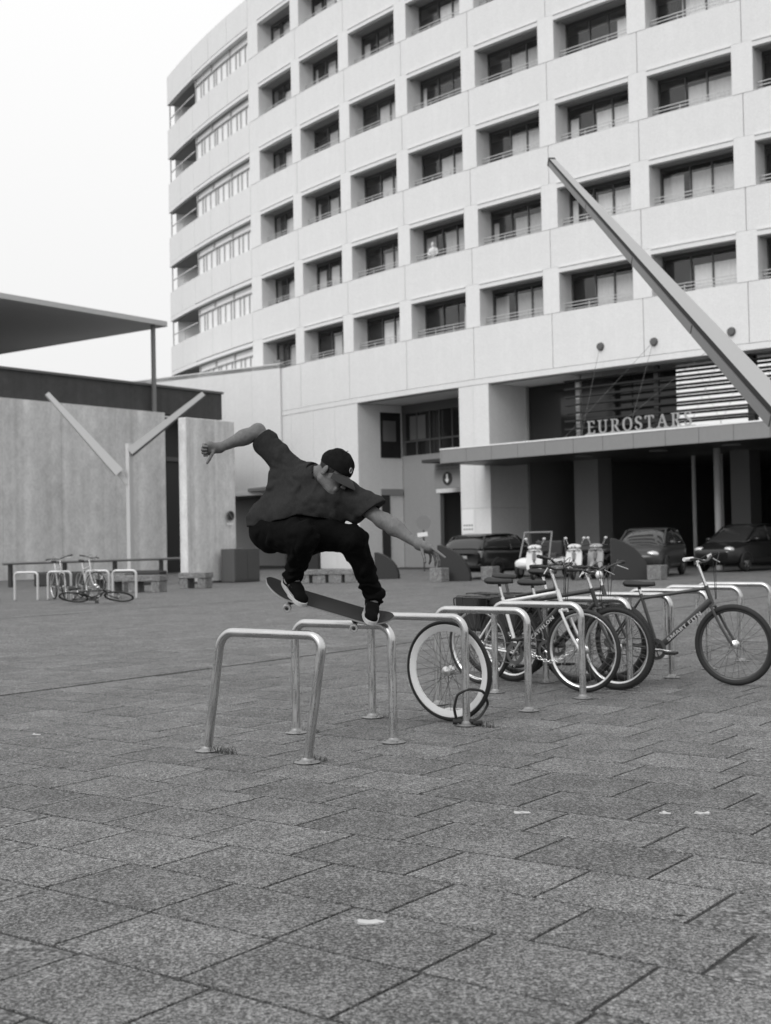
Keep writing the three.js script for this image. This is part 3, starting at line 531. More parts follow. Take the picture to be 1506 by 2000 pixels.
  part('brake_cable', [-1, 1].map((s) => pipe([bar.clone().add(V(0.0, 0.015, 0.16 * s)), bar.clone().add(V(0.09, 0.07, 0.1 * s)), bar.clone().add(V(0.08, -0.06, 0.03 * s)), rel(headB).add(V(0.03, 0.04, 0.01 * s))], 0.003, 20, 5)), bm.blackP, st);
  if (lampOn) { part('front_lamp', new THREE.SphereGeometry(0.035, 14, 10).scale(0.8, 1, 1).translate(bar.x + 0.05, bar.y - 0.02, 0), bm.silver, st); }
  const fw = wheel(st, R, { tyreR, knob, rim, name: 'front_wheel' }); fw.position.copy(rel(front)); fw.rotation.z = rr(0, 3);
  const up = bb.clone().sub(seatT).normalize(), st2 = seatT.clone().addScaledVector(up, -(seatY - 0.79));
  part('seat_post', rod(seatT, st2, 0.0135), post, b);
  part('saddle', [mv(saddleGeo(), st2.x - 0.0, st2.y + 0.04, 0, 0, 0, 0.06), rod(st2.clone().add(V(-0.08, 0.025, 0.02)), st2.clone().add(V(0.08, 0.025, 0.02)), 0.004), rod(st2.clone().add(V(-0.08, 0.025, -0.02)), st2.clone().add(V(0.08, 0.025, -0.02)), 0.004), rod(st2, st2.clone().add(V(0, 0.03, 0)), 0.014)], bm.saddle, b);
  const cr = holder('crankset', b); cr.position.copy(bb); const ca = o.crank ?? 0.5;
  const teeth = new THREE.Shape(); for (let k = 0; k <= 84; k++) { const a = k / 84 * 2 * Math.PI, r = 0.088 + (k % 2 ? 0.005 : 0); teeth[k ? 'lineTo' : 'moveTo'](r * Math.cos(a), r * Math.sin(a)); }
  const hole = new THREE.Path(); hole.absarc(0, 0, 0.062, 0, 2 * Math.PI, true); teeth.holes.push(hole);
  part('chainring', [new THREE.ExtrudeGeometry(teeth, { depth: 0.004, bevelEnabled: false }).translate(0, 0, 0.042), ...[0, 1, 2, 3, 4].map((k) => rod(V(0, 0, 0.044), V(0.066 * Math.cos(k * 1.2566), 0.066 * Math.sin(k * 1.2566), 0.044), 0.006))], bm.chain, cr);
  for (const s of [-1, 1]) {
    const e = V(s * 0.17 * Math.cos(ca), s * 0.17 * Math.sin(ca), 0.07 * s);
    part('crank', rod(V(0, 0, 0.06 * s), e, 0.012, 0.009), bm.chrome, cr);
    part('pedal', rbox(0.09, 0.022, 0.085, 0.006, e.x, e.y, e.z + 0.06 * s), bm.saddle, cr);
  }
  part('chain', [rod(V(bb.x, bb.y + 0.088, 0.044), V(0, R + 0.035, 0.044), 0.0045, 0.0045, 5), rod(V(bb.x, bb.y - 0.088, 0.044), V(0.02, R - 0.09, 0.044), 0.0045, 0.0045, 5), pipe([V(0.02, R - 0.09, 0.044), V(0.05, R - 0.05, 0.044), V(0.0, R - 0.035, 0.044)], 0.012, 10, 6), new THREE.CylinderGeometry(0.045, 0.03, 0.03, 20).rotateX(Math.PI / 2).translate(0, R, 0.048)], bm.chain, b);
  if (rackOn) part('carrier', [...[-1, 1].flatMap((s) => [rod(V(0.0, R, 0.065 * s), V(-0.1, 0.73, 0.065 * s), 0.005), rod(V(0.0, R, 0.065 * s), V(0.06, 0.73, 0.065 * s), 0.005), pipe([V(0.2, 0.745, 0.05 * s), V(0, 0.745, 0.065 * s), V(-0.2, 0.745, 0.06 * s), V(-0.215, 0.68, 0.05 * s)], 0.006, 16, 6)]), ...[-0.2, -0.08, 0.05].map((x) => rod(V(x, 0.745, -0.065), V(x, 0.745, 0.065), 0.005)), rod(V(-0.19, 0.745, 0), V(0.19, 0.745, 0), 0.005)], bm.blackP, b);
  if (o.bags) for (const s of [-1, 1]) { const bag = part('pannier', rbox(0.30, 0.30, 0.12, 0.035, -0.06, 0.56, 0.14 * s), bm.saddle, b); part('flap', rbox(0.31, 0.12, 0.13, 0.03, -0.06, 0.68, 0.143 * s), bm.blackP, bag); }
  if (o.guard) part('mudguard', [new THREE.TorusGeometry(R + 0.02, 0.018, 6, 26, 2.2).scale(1, 1, 1.3).rotateZ(0.9)].map((g) => g.translate(rear.x, rear.y, 0)), frame, b);
  return b;
}
const farPaint = M(0.5, 0.4);
const bikeAt = (fx, fZ, turn, base) => [fx - base * Math.cos(turn), 0, -fZ + base * Math.sin(turn)];
bicycle('silver bicycle with DECATHLON on its down tube and a black rear carrier', bikeAt(1.571, 10.30, rad(-44), 1.08), rad(-44), { base: 1.08, frame: bm.silver, fork: bm.silver, text: 'DECATHLON', textMat: bm.paleText, down: bm.darkP, downR: 0.022, rackOn: true, steer: 0.12, lean: 0.05, seatY: 0.885, barY: 1.02, post: bm.chrome, R: 0.335, tyreR: 0.019, crank: 0.9 });
bicycle('black mountain bicycle with fat knobbly tyres and a small front lamp', bikeAt(1.86, 10.42, rad(-45), 1.1), rad(-45), { base: 1.1, frame: bm.blackP, fork: bm.darkP, steer: 0.1, lean: 0.04, seatY: 0.86, barY: 0.98, knob: true, tyreR: 0.027, lampOn: true, crank: -0.6, R: 0.34 });
bicycle('dark bicycle standing behind the two front bicycles, its tall saddle showing', bikeAt(2.02, 10.98, rad(-41), 1.08), rad(-41), { base: 1.08, frame: bm.darkP, steer: -0.25, lean: -0.03, seatY: 0.94, barY: 1.0, rim: bm.rimDark, guard: true, rackOn: true, bags: true, crank: 1.6 });
bicycle('black bicycle wedged between the mountain bicycle and the rear one, its front wheel turned', bikeAt(1.62, 11.0, rad(-50), 1.08), rad(-50), { base: 1.08, frame: bm.blackP, steer: 0.45, lean: 0.02, seatY: 0.9, barY: 1.05, rim: bm.rimDark, guard: true, rackOn: true, bags: true, knob: true, tyreR: 0.024, post: bm.darkP, crank: 2.2 });
bicycle('dark bicycle at the right edge with pale writing down its lower tube', bikeAt(2.85, 10.55, rad(-33), 1.08), rad(-33), { base: 1.08, frame: bm.darkP, seatY: 0.83, barY: 1.06, text: 'SMART FITN', textMat: bm.paleText, lean: 0.04, downR: 0.029, tyreR: 0.024, gripMat: bm.silver, crank: -0.1, rim: bm.rimDark });
bicycle('white bicycle parked among the far racks at the left', [-7.62, 0, -31.9], rad(-58), { frame: farPaint, fork: farPaint, steer: 0.5, lean: 0.05, seatY: 0.93, group: 'bicycles by the far racks', down: farPaint });
bicycle('pale bicycle half out of view beside the far racks', [-8.2, 0, -31.6], rad(-62), { frame: farPaint, steer: -0.4, lean: 0.05, group: 'bicycles by the far racks' });
{ const f = bicycle('dark bicycle lying fallen on the ground by the far racks', [-7.0, 0.09, -29.1], rad(-8), { frame: bm.blackP, lean: 1.44, group: 'bicycles by the far racks', rim: bm.rimDark }); f.position.y = 0.02; f.rotation.x = 1.2; }
{ // loose wheel locked to the third rack
  const w = thing('loose_wheel', 'loose bicycle wheel with a deep white rim locked to a rack leg', 'wheel', [0.42, 0, -8.80], rad(-37)); w.rotation.order = 'YXZ'; w.rotation.x = 0.05;
  const q = wheel(w, 0.348, { tyreR: 0.0165, rim: bm.rimWhite, deep: 0.048, spokes: 32, name: 'wheel', rimW: 0.0125, hubFlange: 0.028 }); q.position.y = 0.347; q.rotation.z = 0.4;
  const k = thing('cable_lock', 'black cable lock looped round the rack leg and the white rim', 'lock', [0.512, 0, -8.569], rad(-37.5));
  part('cable', pipe([V(-0.07, 0.05, 0.02), V(-0.062, 0.12, 0.05), V(-0.035, 0.21, 0.045), V(0.03, 0.245, 0.0), V(0.07, 0.22, -0.10), V(0.06, 0.13, -0.17), V(0.03, 0.05, -0.12), V(0.03, 0.03, -0.03)], 0.0095, 60, 8), bm.blackP, k);
  part('lock_body', [rod(V(-0.085, 0.025, 0.03), V(0.05, 0.03, -0.02), 0.02, 0.018, 12), rod(V(0.05, 0.018, 0.0), V(0.09, 0.02, -0.05), 0.017, 0.017, 12)], bm.saddle, k);
  const c = thing('chain_lock', 'steel chain hanging between the two locked front wheels', 'chain', [1.25, 0, -10.25], rad(-44));
  const links = []; for (let i = 0; i < 16; i++) { const t = i / 15, g = new THREE.TorusGeometry(0.012, 0.0036, 6, 12).scale(1.5, 1, 1); if (i % 2) g.rotateX(Math.PI / 2); links.push(g.rotateZ(0.6 * (t - 0.5)).translate(0.42 * t - 0.1, 0.36 - 0.09 * Math.sin(Math.PI * t), 0.09)); }
  part('links', links, bm.chrome, c);
}
// ------------------------------------------------------------ cars, scooters, cart at the kerb
function loft(rings, close = true) {
  const P = [], I = [], m = rings[0].length;
  rings.forEach((r) => r.forEach((p) => P.push(p.x, p.y, p.z)));
  for (let i = 0; i < rings.length - 1; i++) for (let j = 0; j < m; j++) { const a = i * m + j, b = i * m + (j + 1) % m; I.push(a, b, a + m, b, b + m, a + m); }
  if (close) for (const e of [0, rings.length - 1]) { const c = P.length / 3, s = rings[e].reduce((t, p) => t.add(p), V(0, 0, 0)).divideScalar(m); P.push(s.x, s.y, s.z); for (let j = 0; j < m; j++) I.push(c, e * m + j, e * m + (j + 1) % m); }
  const g = new THREE.BufferGeometry(); g.setAttribute('position', new THREE.Float32BufferAttribute(P, 3)); g.setIndex(I); g.computeVertexNormals(); return g;
}
function squircle(x, y0, y1, hw, n = 4, m = 28, top = 1) { const r = []; for (let j = 0; j < m; j++) { const a = j / m * 2 * Math.PI, c = Math.cos(a), s = Math.sin(a), cc = Math.sign(c) * Math.pow(Math.abs(c), 2 / n), ss = Math.sign(s) * Math.pow(Math.abs(s), 2 / n); const k = ss > 0 ? 1 - (1 - top) * ss : 1; r.push(V(x, (y0 + y1) / 2 + ss * (y1 - y0) / 2, hw * cc * k)); } return r; }
function car(label, x, Z, turn, o = {}) {
  const { paint = M(0.012, 0.25, { }), roofY = 1.43, len = 4.2, suv = 0 } = o;
  const c = thing('parked_car', label, 'car', [x, 0, -Z], turn, 'cars at the hotel entrance');
  // local: +x is the nose, origin under the middle
  const st = [[-2.1, 0.42, 0.82, 0.66], [-2.04, 0.30, 0.95, 0.78], [-1.8, 0.24, 0.98, 0.85], [-1.2, 0.2, 0.97, 0.88], [0, 0.2, 0.95, 0.89], [0.8, 0.2, 0.94, 0.88], [1.4, 0.22, 0.88, 0.86], [1.85, 0.25, 0.76, 0.78], [2.05, 0.3, 0.66, 0.68], [2.1, 0.4, 0.58, 0.58]];
  const kx = len / 4.2, up = suv * 0.12;
  part('body', loft(st.map(([a, y0, y1, w]) => squircle(a * kx, y0, y1 + up, w, 4.5))), paint, c);
  const cab = [[-2.02, 0.9, 0.98, 0.62], [-1.88, 0.88, 1.22, 0.66], [-1.6, 0.85, 1.37, 0.68], [-1.0, 0.85, 1.42, 0.70], [-0.2, 0.85, 1.43, 0.70], [0.25, 0.85, 1.37, 0.69], [0.8, 0.85, 1.12, 0.70], [1.15, 0.85, 0.93, 0.70]];
  const ring = (a, y0, y1, w) => squircle(a * kx, y0 + up, y1 * roofY / 1.43, w, 3.6, 28, 0.86);
  part('greenhouse', loft(cab.map(([a, y0, y1, w]) => ring(a, y0, y1, w + 0.06))), o.glass ?? M(0.03, 0.05), c);
  part('roof_panel', loft([[-1.7, 1.33, 1.365, 0.52], [-1.5, 1.36, 1.40, 0.6], [-0.9, 1.40, 1.445, 0.64], [-0.2, 1.41, 1.45, 0.64], [0.2, 1.36, 1.40, 0.6]].map(([a, y0, y1, w]) => squircle(a * kx, y0 * roofY / 1.43, y1 * roofY / 1.43, w, 4))), paint, c);
  for (const s of [-1, 1]) {
    part('pillar', [rod(V(-1.95 * kx, 0.93 + up, 0.72 * s), V(-1.6 * kx, 1.35 * roofY / 1.43, 0.6 * s), 0.055, 0.04, 8), rod(V(-0.35, 0.93 + up, 0.79 * s), V(-0.3, 1.38 * roofY / 1.43, 0.66 * s), 0.035, 0.03, 8), rod(V(1.05 * kx, 0.92 + up, 0.72 * s), V(0.22, 1.37 * roofY / 1.43, 0.62 * s), 0.035, 0.03, 8)], paint, c);
    part('tail_light', rbox(0.16, 0.24, 0.3, 0.04, -1.98 * kx, 0.78 + up, 0.63 * s), M(0.16, 0.15), c);
    part('headlight', mv(new THREE.SphereGeometry(0.16, 16, 12).scale(0.8, 0.62, 1.25), 1.92 * kx, 0.64 + up, 0.55 * s), o.lampMat ?? M(0.6, 0.1, { metalness: 0.4 }), c);
    part('mirror', new THREE.SphereGeometry(0.1, 12, 8).scale(0.7, 0.7, 1.1).translate(0.72, 0.98 + up, 0.92 * s), paint, c);
    for (const wx of [-1.3, 1.3]) {
      const w = holder('wheel', c); w.position.set(wx * kx, 0.315, 0.78 * s);
      part('tyre', new THREE.TorusGeometry(0.235, 0.08, 12, 28).scale(1, 1, 1.2), mat.rubber, w);
      part('rim', [new THREE.CylinderGeometry(0.19, 0.2, 0.08, 24, 1, true).rotateX(Math.PI / 2), new THREE.CylinderGeometry(0.06, 0.06, 0.1, 14).rotateX(Math.PI / 2).translate(0, 0, 0.04 * s), ...[0, 1, 2, 3, 4].map((k) => mv(box(0.05, 0.19, 0.03, 0, 0.1, 0.05 * s), 0, 0, 0, 0, 0, k * 1.2566))], M(0.45, 0.3, { metalness: 0.8 }), w);
      part('wheel_arch', new THREE.TorusGeometry(0.345, 0.03, 8, 20, Math.PI).translate(wx * kx, 0.315, 0.86 * s), mat.darker, c);
    }
  }
  part('plate', rbox(0.02, 0.11, 0.5, 0.005, -2.09 * kx, 0.7 + up, 0), mat.white, c);
  part('bumper', rbox(0.14, 0.16, 1.5, 0.05, -2.03 * kx, 0.42, 0), paint, c);
  part('grille', rbox(0.06, 0.16, 0.8, 0.02, 2.06 * kx, 0.5 + up, 0), mat.darkMetal, c);
  part('rear_trim', rbox(0.03, 0.03, 0.55, 0.01, -2.03 * kx, 0.92 + up, 0.1), mat.white, c);
  return c;
}
car('black hatchback seen from its rear corner, parked before the hotel pier', 3.65, 42.4, rad(52), {});
car('dark car facing the square at the right, its headlamps catching the light', 8.3, 40.6, rad(246), { paint: M(0.03, 0.3), roofY: 1.5, suv: 0.6 });
car('black car deep under the canopy at the right edge', 12.4, 44.5, rad(225), { roofY: 1.6, suv: 1 });
function scooter(label, x, Z, turn, paint = M(0.62, 0.45)) {
  const s = thing('motor_scooter', label, 'scooter', [x, 0, -Z], turn, 'scooters parked at the kerb');
  const sh = new THREE.Shape(); sh.moveTo(-0.2, 0); sh.quadraticCurveTo(-0.25, 0.3, -0.21, 0.5); sh.quadraticCurveTo(-0.17, 0.62, 0, 0.63); sh.quadraticCurveTo(0.17, 0.62, 0.21, 0.5); sh.quadraticCurveTo(0.25, 0.3, 0.2, 0); sh.lineTo(0.12, 0); sh.quadraticCurveTo(0.11, 0.2, 0, 0.21); sh.quadraticCurveTo(-0.11, 0.2, -0.12, 0);
  part('leg_shield', new THREE.ExtrudeGeometry(sh, { depth: 0.03, bevelEnabled: true, bevelSize: 0.02, bevelThickness: 0.03, bevelSegments: 3, curveSegments: 10 }).rotateY(Math.PI / 2).rotateZ(0.22).translate(0.46, 0.33, 0), paint, s);
  part('headset', [new THREE.SphereGeometry(0.1, 16, 12).scale(1.3, 0.75, 2.1).rotateZ(-0.25).translate(0.34, 0.99, 0), rod(V(0.38, 0.86, 0), V(0.33, 1.0, 0), 0.11, 0.12, 14)], paint, s);
  part('steering_column', rod(V(0.55, 0.35, 0), V(0.36, 0.95, 0), 0.03), mat.darkMetal, s);
  part('headlight', new THREE.SphereGeometry(0.07, 14, 10).scale(0.5, 0.85, 1.3).translate(0.445, 0.965, 0), M(0.25, 0.1, { metalness: 0.5 }), s);
  part('handlebar', [rod(V(0.28, 1.03, -0.36), V(0.28, 1.03, 0.36), 0.02)], mat.black, s); part('horn_cover', rbox(0.04, 0.22, 0.1, 0.015, 0.47, 0.72, 0), mat.lampDark, s); part('turn_lamp', [rbox(0.03, 0.05, 0.08, 0.01, 0.45, 0.88, 0.15), rbox(0.03, 0.05, 0.08, 0.01, 0.45, 0.88, -0.15)], mat.lampDark, s);
  for (const q of [-1, 1]) part('mirror', [rod(V(0.28, 1.06, 0.2 * q), V(0.26, 1.22, 0.27 * q), 0.007), new THREE.SphereGeometry(0.055, 10, 8).scale(0.3, 0.7, 1).translate(0.26, 1.24, 0.28 * q)], mat.bar, s);
  part('front_fender', new THREE.TorusGeometry(0.24, 0.07, 8, 18, 2.0).scale(1, 1, 0.9).rotateZ(0.5).translate(0.62, 0.24, 0), paint, s);
  part('floor_board', rbox(0.5, 0.09, 0.36, 0.04, 0.12, 0.32, 0), mat.dark, s);
  part('rear_body', loft([[-0.2, 0.3, 0.6, 0.14], [-0.35, 0.3, 0.74, 0.17], [-0.6, 0.36, 0.78, 0.18], [-0.85, 0.5, 0.76, 0.13], [-0.95, 0.6, 0.72, 0.06]].map(([a, y0, y1, w]) => squircle(a, y0, y1, w, 3, 18))), mat.darkMetal, s);
  part('seat', rbox(0.7, 0.12, 0.3, 0.05, -0.52, 0.83, 0), mat.black, s);
  for (const [n, wx] of [['front_wheel', 0.62], ['rear_wheel', -0.6]]) { const w = holder(n, s); w.position.set(wx, 0.22, 0); part('tyre', new THREE.TorusGeometry(0.165, 0.055, 10, 24), mat.rubber, w); part('rim', new THREE.CylinderGeometry(0.12, 0.12, 0.06, 18).rotateX(Math.PI / 2), M(0.6, 0.3, { metalness: 0.7 }), w); }
  part('stand', rod(V(-0.1, 0.3, 0), V(-0.02, 0.0, 0.18), 0.012), mat.darkMetal, s);
}
scooter('white scooter facing out beside the black hatchback', 4.55, 38.6, rad(-110));
scooter('white scooter right of the open cart, behind the handlebars', 5.75, 38.6, rad(-112));
scooter('grey scooter at the right end of the scooters', 6.5, 39.0, rad(-118), M(0.3, 0.4));
{
  const c = thing('open_cart', 'small open cart with an upright windscreen frame between the scooters', 'cart', [4.95, 0, -40.6], rad(235));
  part('tub', loft([[-0.95, 0.35, 0.6, 0.5], [-0.8, 0.28, 0.66, 0.58], [0, 0.26, 0.62, 0.6], [0.6, 0.28, 0.66, 0.58], [0.9, 0.34, 0.6, 0.5]].map(([a, y0, y1, w]) => squircle(a, y0, y1, w, 4))), mat.pale, c);
  part('windscreen_frame', [rod(V(0.55, 0.65, -0.52), V(0.25, 1.45, -0.48), 0.025), rod(V(0.55, 0.65, 0.52), V(0.25, 1.45, 0.48), 0.025), rod(V(0.25, 1.45, -0.5), V(0.25, 1.45, 0.5), 0.025), rod(V(-0.7, 0.65, -0.5), V(-0.6, 1.2, -0.46), 0.02), rod(V(-0.7, 0.65, 0.5), V(-0.6, 1.2, 0.46), 0.02)], mat.lampDark, c);
  part('seat', [rbox(0.4, 0.14, 0.95, 0.05, -0.2, 0.72, 0), rbox(0.12, 0.45, 0.95, 0.05, -0.45, 0.95, 0)], mat.dark, c);
  for (const x of [-0.65, 0.62]) for (const z of [-0.5, 0.5]) { const w = holder('wheel', c); w.position.set(x, 0.25, z); part('tyre', new THREE.TorusGeometry(0.18, 0.07, 10, 22), mat.rubber, w); part('rim', new THREE.CylinderGeometry(0.13, 0.13, 0.1, 18).rotateX(Math.PI / 2), M(0.7, 0.3, { metalness: 0.6 }), w); }
}
// ------------------------------------------------------------ figures: distance fields meshed on a grid
function meshField(f, lo, hi, c) {
  const nx = Math.ceil((hi[0] - lo[0]) / c) + 1, ny = Math.ceil((hi[1] - lo[1]) / c) + 1, nz = Math.ceil((hi[2] - lo[2]) / c) + 1;
  const v = new Float32Array(nx * ny * nz), id = (i, j, k) => i + nx * (j + ny * k);
  for (let k = 0; k < nz; k++) for (let j = 0; j < ny; j++) { let i = 0; while (i < nx) { const d = f(lo[0] + i * c, lo[1] + j * c, lo[2] + k * c); v[id(i, j, k)] = d; const skip = Math.min(nx - i - 1, Math.floor(Math.abs(d) / c * 0.6) - 2); for (let q = 1; q <= skip; q++) v[id(i + q, j, k)] = d; i += 1 + Math.max(0, skip); } }
  const P = [], I = [], cell = new Int32Array(nx * ny * nz).fill(-1), E = [[0, 1], [2, 3], [4, 5], [6, 7], [0, 2], [1, 3], [4, 6], [5, 7], [0, 4], [1, 5], [2, 6], [3, 7]];
  for (let k = 0; k < nz - 1; k++) for (let j = 0; j < ny - 1; j++) for (let i = 0; i < nx - 1; i++) {
    const w = []; let m = 0;
    for (let q = 0; q < 8; q++) { w[q] = v[id(i + (q & 1), j + (q >> 1 & 1), k + (q >> 2))]; if (w[q] < 0) m |= 1 << q; }
    if (m === 0 || m === 255) continue;
    let x = 0, y = 0, z = 0, n = 0;
    for (const [a, b] of E) if ((w[a] < 0) !== (w[b] < 0)) { const t = w[a] / (w[a] - w[b]); x += (a & 1) + t * ((b & 1) - (a & 1)); y += (a >> 1 & 1) + t * ((b >> 1 & 1) - (a >> 1 & 1)); z += (a >> 2) + t * ((b >> 2) - (a >> 2)); n++; }
    cell[id(i, j, k)] = P.length / 3; P.push(lo[0] + (i + x / n) * c, lo[1] + (j + y / n) * c, lo[2] + (k + z / n) * c);
  }
  const quad = (a, b, d, e, flip) => { if (a < 0 || b < 0 || d < 0 || e < 0) return; flip ? I.push(a, d, b, a, e, d) : I.push(a, b, d, a, d, e); };
  for (let k = 1; k < nz - 1; k++) for (let j = 1; j < ny - 1; j++) for (let i = 1; i < nx - 1; i++) {
    const s = v[id(i, j, k)] < 0;
    if (s !== v[id(i + 1, j, k)] < 0) quad(cell[id(i, j - 1, k - 1)], cell[id(i, j, k - 1)], cell[id(i, j, k)], cell[id(i, j - 1, k)], !s);
    if (s !== v[id(i, j + 1, k)] < 0) quad(cell[id(i - 1, j, k - 1)], cell[id(i - 1, j, k)], cell[id(i, j, k)], cell[id(i, j, k - 1)], !s);
    if (s !== v[id(i, j, k + 1)] < 0) quad(cell[id(i - 1, j - 1, k)], cell[id(i, j - 1, k)], cell[id(i, j, k)], cell[id(i - 1, j, k)], !s);
  }
  const Nn = new Float32Array(P.length), U = new Float32Array(P.length / 3 * 2), e = c * 0.6;
  for (let q = 0; q < P.length; q += 3) {
    const [x, y, z] = [P[q], P[q + 1], P[q + 2]], gx = f(x + e, y, z) - f(x - e, y, z), gy = f(x, y + e, z) - f(x, y - e, z), gz = f(x, y, z + e) - f(x, y, z - e), L = Math.hypot(gx, gy, gz) || 1;
    Nn[q] = gx / L; Nn[q + 1] = gy / L; Nn[q + 2] = gz / L; U[q / 3 * 2] = x + z * 0.6; U[q / 3 * 2 + 1] = y + z * 0.35;
  }
  const g = new THREE.BufferGeometry(); g.setAttribute('position', new THREE.Float32BufferAttribute(P, 3)); g.setAttribute('normal', new THREE.BufferAttribute(Nn, 3)); g.setAttribute('uv', new THREE.BufferAttribute(U, 2)); g.setIndex(I); return g;
}
const smin = (a, b, k) => { const h = Math.max(0, k - Math.abs(a - b)) / k; return Math.min(a, b) - h * h * k * 0.25; };
function bone(p, q, r0, r1) { // distance to a tapered capsule
  const bx = q.x - p.x, by = q.y - p.y, bz = q.z - p.z, L = bx * bx + by * by + bz * bz || 1e-9;
  return (x, y, z) => { const dx = x - p.x, dy = y - p.y, dz = z - p.z; let t = (dx * bx + dy * by + dz * bz) / L; t = t < 0 ? 0 : t > 1 ? 1 : t; const ex = dx - bx * t, ey = dy - by * t, ez = dz - bz * t; return Math.sqrt(ex * ex + ey * ey + ez * ez) - (r0 + (r1 - r0) * t); };
}
function blob(c, M4, rx, ry, rz) { // ellipsoid in a turned frame (M4: 3 axes)
  return (x, y, z) => { const dx = x - c.x, dy = y - c.y, dz = z - c.z, u = (dx * M4[0].x + dy * M4[0].y + dz * M4[0].z) / rx, v = (dx * M4[1].x + dy * M4[1].y + dz * M4[1].z) / ry, w = (dx * M4[2].x + dy * M4[2].y + dz * M4[2].z) / rz, l = Math.sqrt(u * u + v * v + w * w); return (l - 1) * Math.min(rx, ry, rz) * (l < 1e-6 ? 1 : Math.min(1.6, 1)); };
}
const union = (fs, k) => (x, y, z) => { let d = fs[0](x, y, z); for (let i = 1; i < fs.length; i++) d = smin(d, fs[i](x, y, z), k); return d; };
const skaterAt = V(-0.25, 0.80, -7.9);
// board frame in the skater's own axes
const e1 = V(0.953, -0.303, 0).normalize(), en0 = V(0.303, 0.953, 0).normalize(), tilt = rad(21);
const en = en0.clone().multiplyScalar(Math.cos(tilt)).add(V(0, 0, Math.sin(tilt))), ew = e1.clone().cross(en);
const bc = V(-0.118, 0.052, -0.05);
const onBoard = (u, v, h) => bc.clone().addScaledVector(e1, u).addScaledVector(ew, v).addScaledVector(en, h);
const kick = (u) => { const a = Math.abs(u) - 0.245; return a > 0 ? 0.055 * Math.pow(a / 0.165, 1.5) : 0; };
{ // skateboard
  const s = thing('skateboard', 'worn skateboard tipped onto the rack rail under the skater', 'skateboard', skaterAt.clone().add(bc).toArray());
  s.quaternion.setFromRotationMatrix(new THREE.Matrix4().makeBasis(e1, en, ew));
  const nu = 60, nv = 10, HW = 0.104, HL = 0.412;
  const halfW = (u) => { const a = HL - Math.abs(u); return a >= 0.15 ? HW : HW * Math.sqrt(Math.max(0, 1 - Math.pow(1 - a / 0.15, 2.3))); };
  const sheet = (h, shrink) => { const P = [], U = [], I = []; for (let i = 0; i <= nu; i++) { const u = -HL + 2 * HL * i / nu, w = Math.max(0.0005, halfW(u * 0.9995) - shrink); for (let j = 0; j <= nv; j++) { const v = w * (2 * j / nv - 1); P.push(u, kick(u) + 0.05 * v * v / 0.1 + h, v); U.push(u * 3, v * 3); if (i < nu && j < nv) { const a = i * (nv + 1) + j; I.push(a, a + 1, a + nv + 1, a + 1, a + nv + 2, a + nv + 1); } } } const g = new THREE.BufferGeometry(); g.setAttribute('position', new THREE.Float32BufferAttribute(P, 3)); g.setAttribute('uv', new THREE.Float32BufferAttribute(U, 2)); g.setIndex(I); g.computeVertexNormals(); return g; };
  const edge = () => { const P = [], I = [], ring = []; for (let i = 0; i <= nu; i++) { const u = -HL + 2 * HL * i / nu; ring.push([u, Math.max(0.0005, halfW(u * 0.9995))]); } for (let i = nu; i >= 0; i--) { const u = -HL + 2 * HL * i / nu; ring.push([u, -Math.max(0.0005, halfW(u * 0.9995))]); } ring.forEach(([u, v], i) => { const y = kick(u) + 0.5 * v * v; P.push(u, y, v, u, y - 0.0115, v); const n = (i + 1) % ring.length; I.push(2 * i, 2 * i + 1, 2 * n, 2 * i + 1, 2 * n + 1, 2 * n); }); const g = new THREE.BufferGeometry(); g.setAttribute('position', new THREE.Float32BufferAttribute(P, 3)); g.setIndex(I); g.computeVertexNormals(); return g; };
  const deck = part('deck', [sheet(-0.0115, 0), edge()], M(0.30, 0.6), s);
  part('grip_tape', sheet(0.0012, 0.001), M(0.05, 0.95, { map: scaled(T.grip, 8) }), deck);
  for (const [u, t] of [[-0.235, 1], [0.195, -1]]) {
    const k = holder('truck', s); k.position.set(u, -0.0115, 0);
    part('base_plate', rbox(0.085, 0.012, 0.055, 0.004, 0, -0.007, 0), mat.steelRough, k);
    part('hanger', [rod(V(0, -0.048, -0.062), V(0, -0.048, 0.062), 0.013, 0.013, 12), rod(V(0.03 * t, -0.012, 0), V(0, -0.05, 0), 0.02, 0.016, 10), rod(V(0, -0.048, -0.1), V(0, -0.048, 0.1), 0.004, 0.004, 8)], mat.darkMetal, k);
    for (const q of [-1, 1]) { const prof = [[0.008, -0.012], [0.018, -0.014], [0.0235, -0.015], [0.0262, -0.010], [0.0262, 0.010], [0.0235, 0.015], [0.018, 0.014], [0.010, 0.010], [0.008, 0.008]].map((p) => new THREE.Vector2(...p)); part('wheel', new THREE.LatheGeometry(prof, 26).rotateX(Math.PI / 2).translate(0, -0.048, 0.083 * q), M(0.32, 0.5), k); part('bearing', new THREE.CylinderGeometry(0.0105, 0.0105, 0.024, 16).rotateX(Math.PI / 2).translate(0, -0.048, 0.083 * q), mat.dark, k); }
  }
}
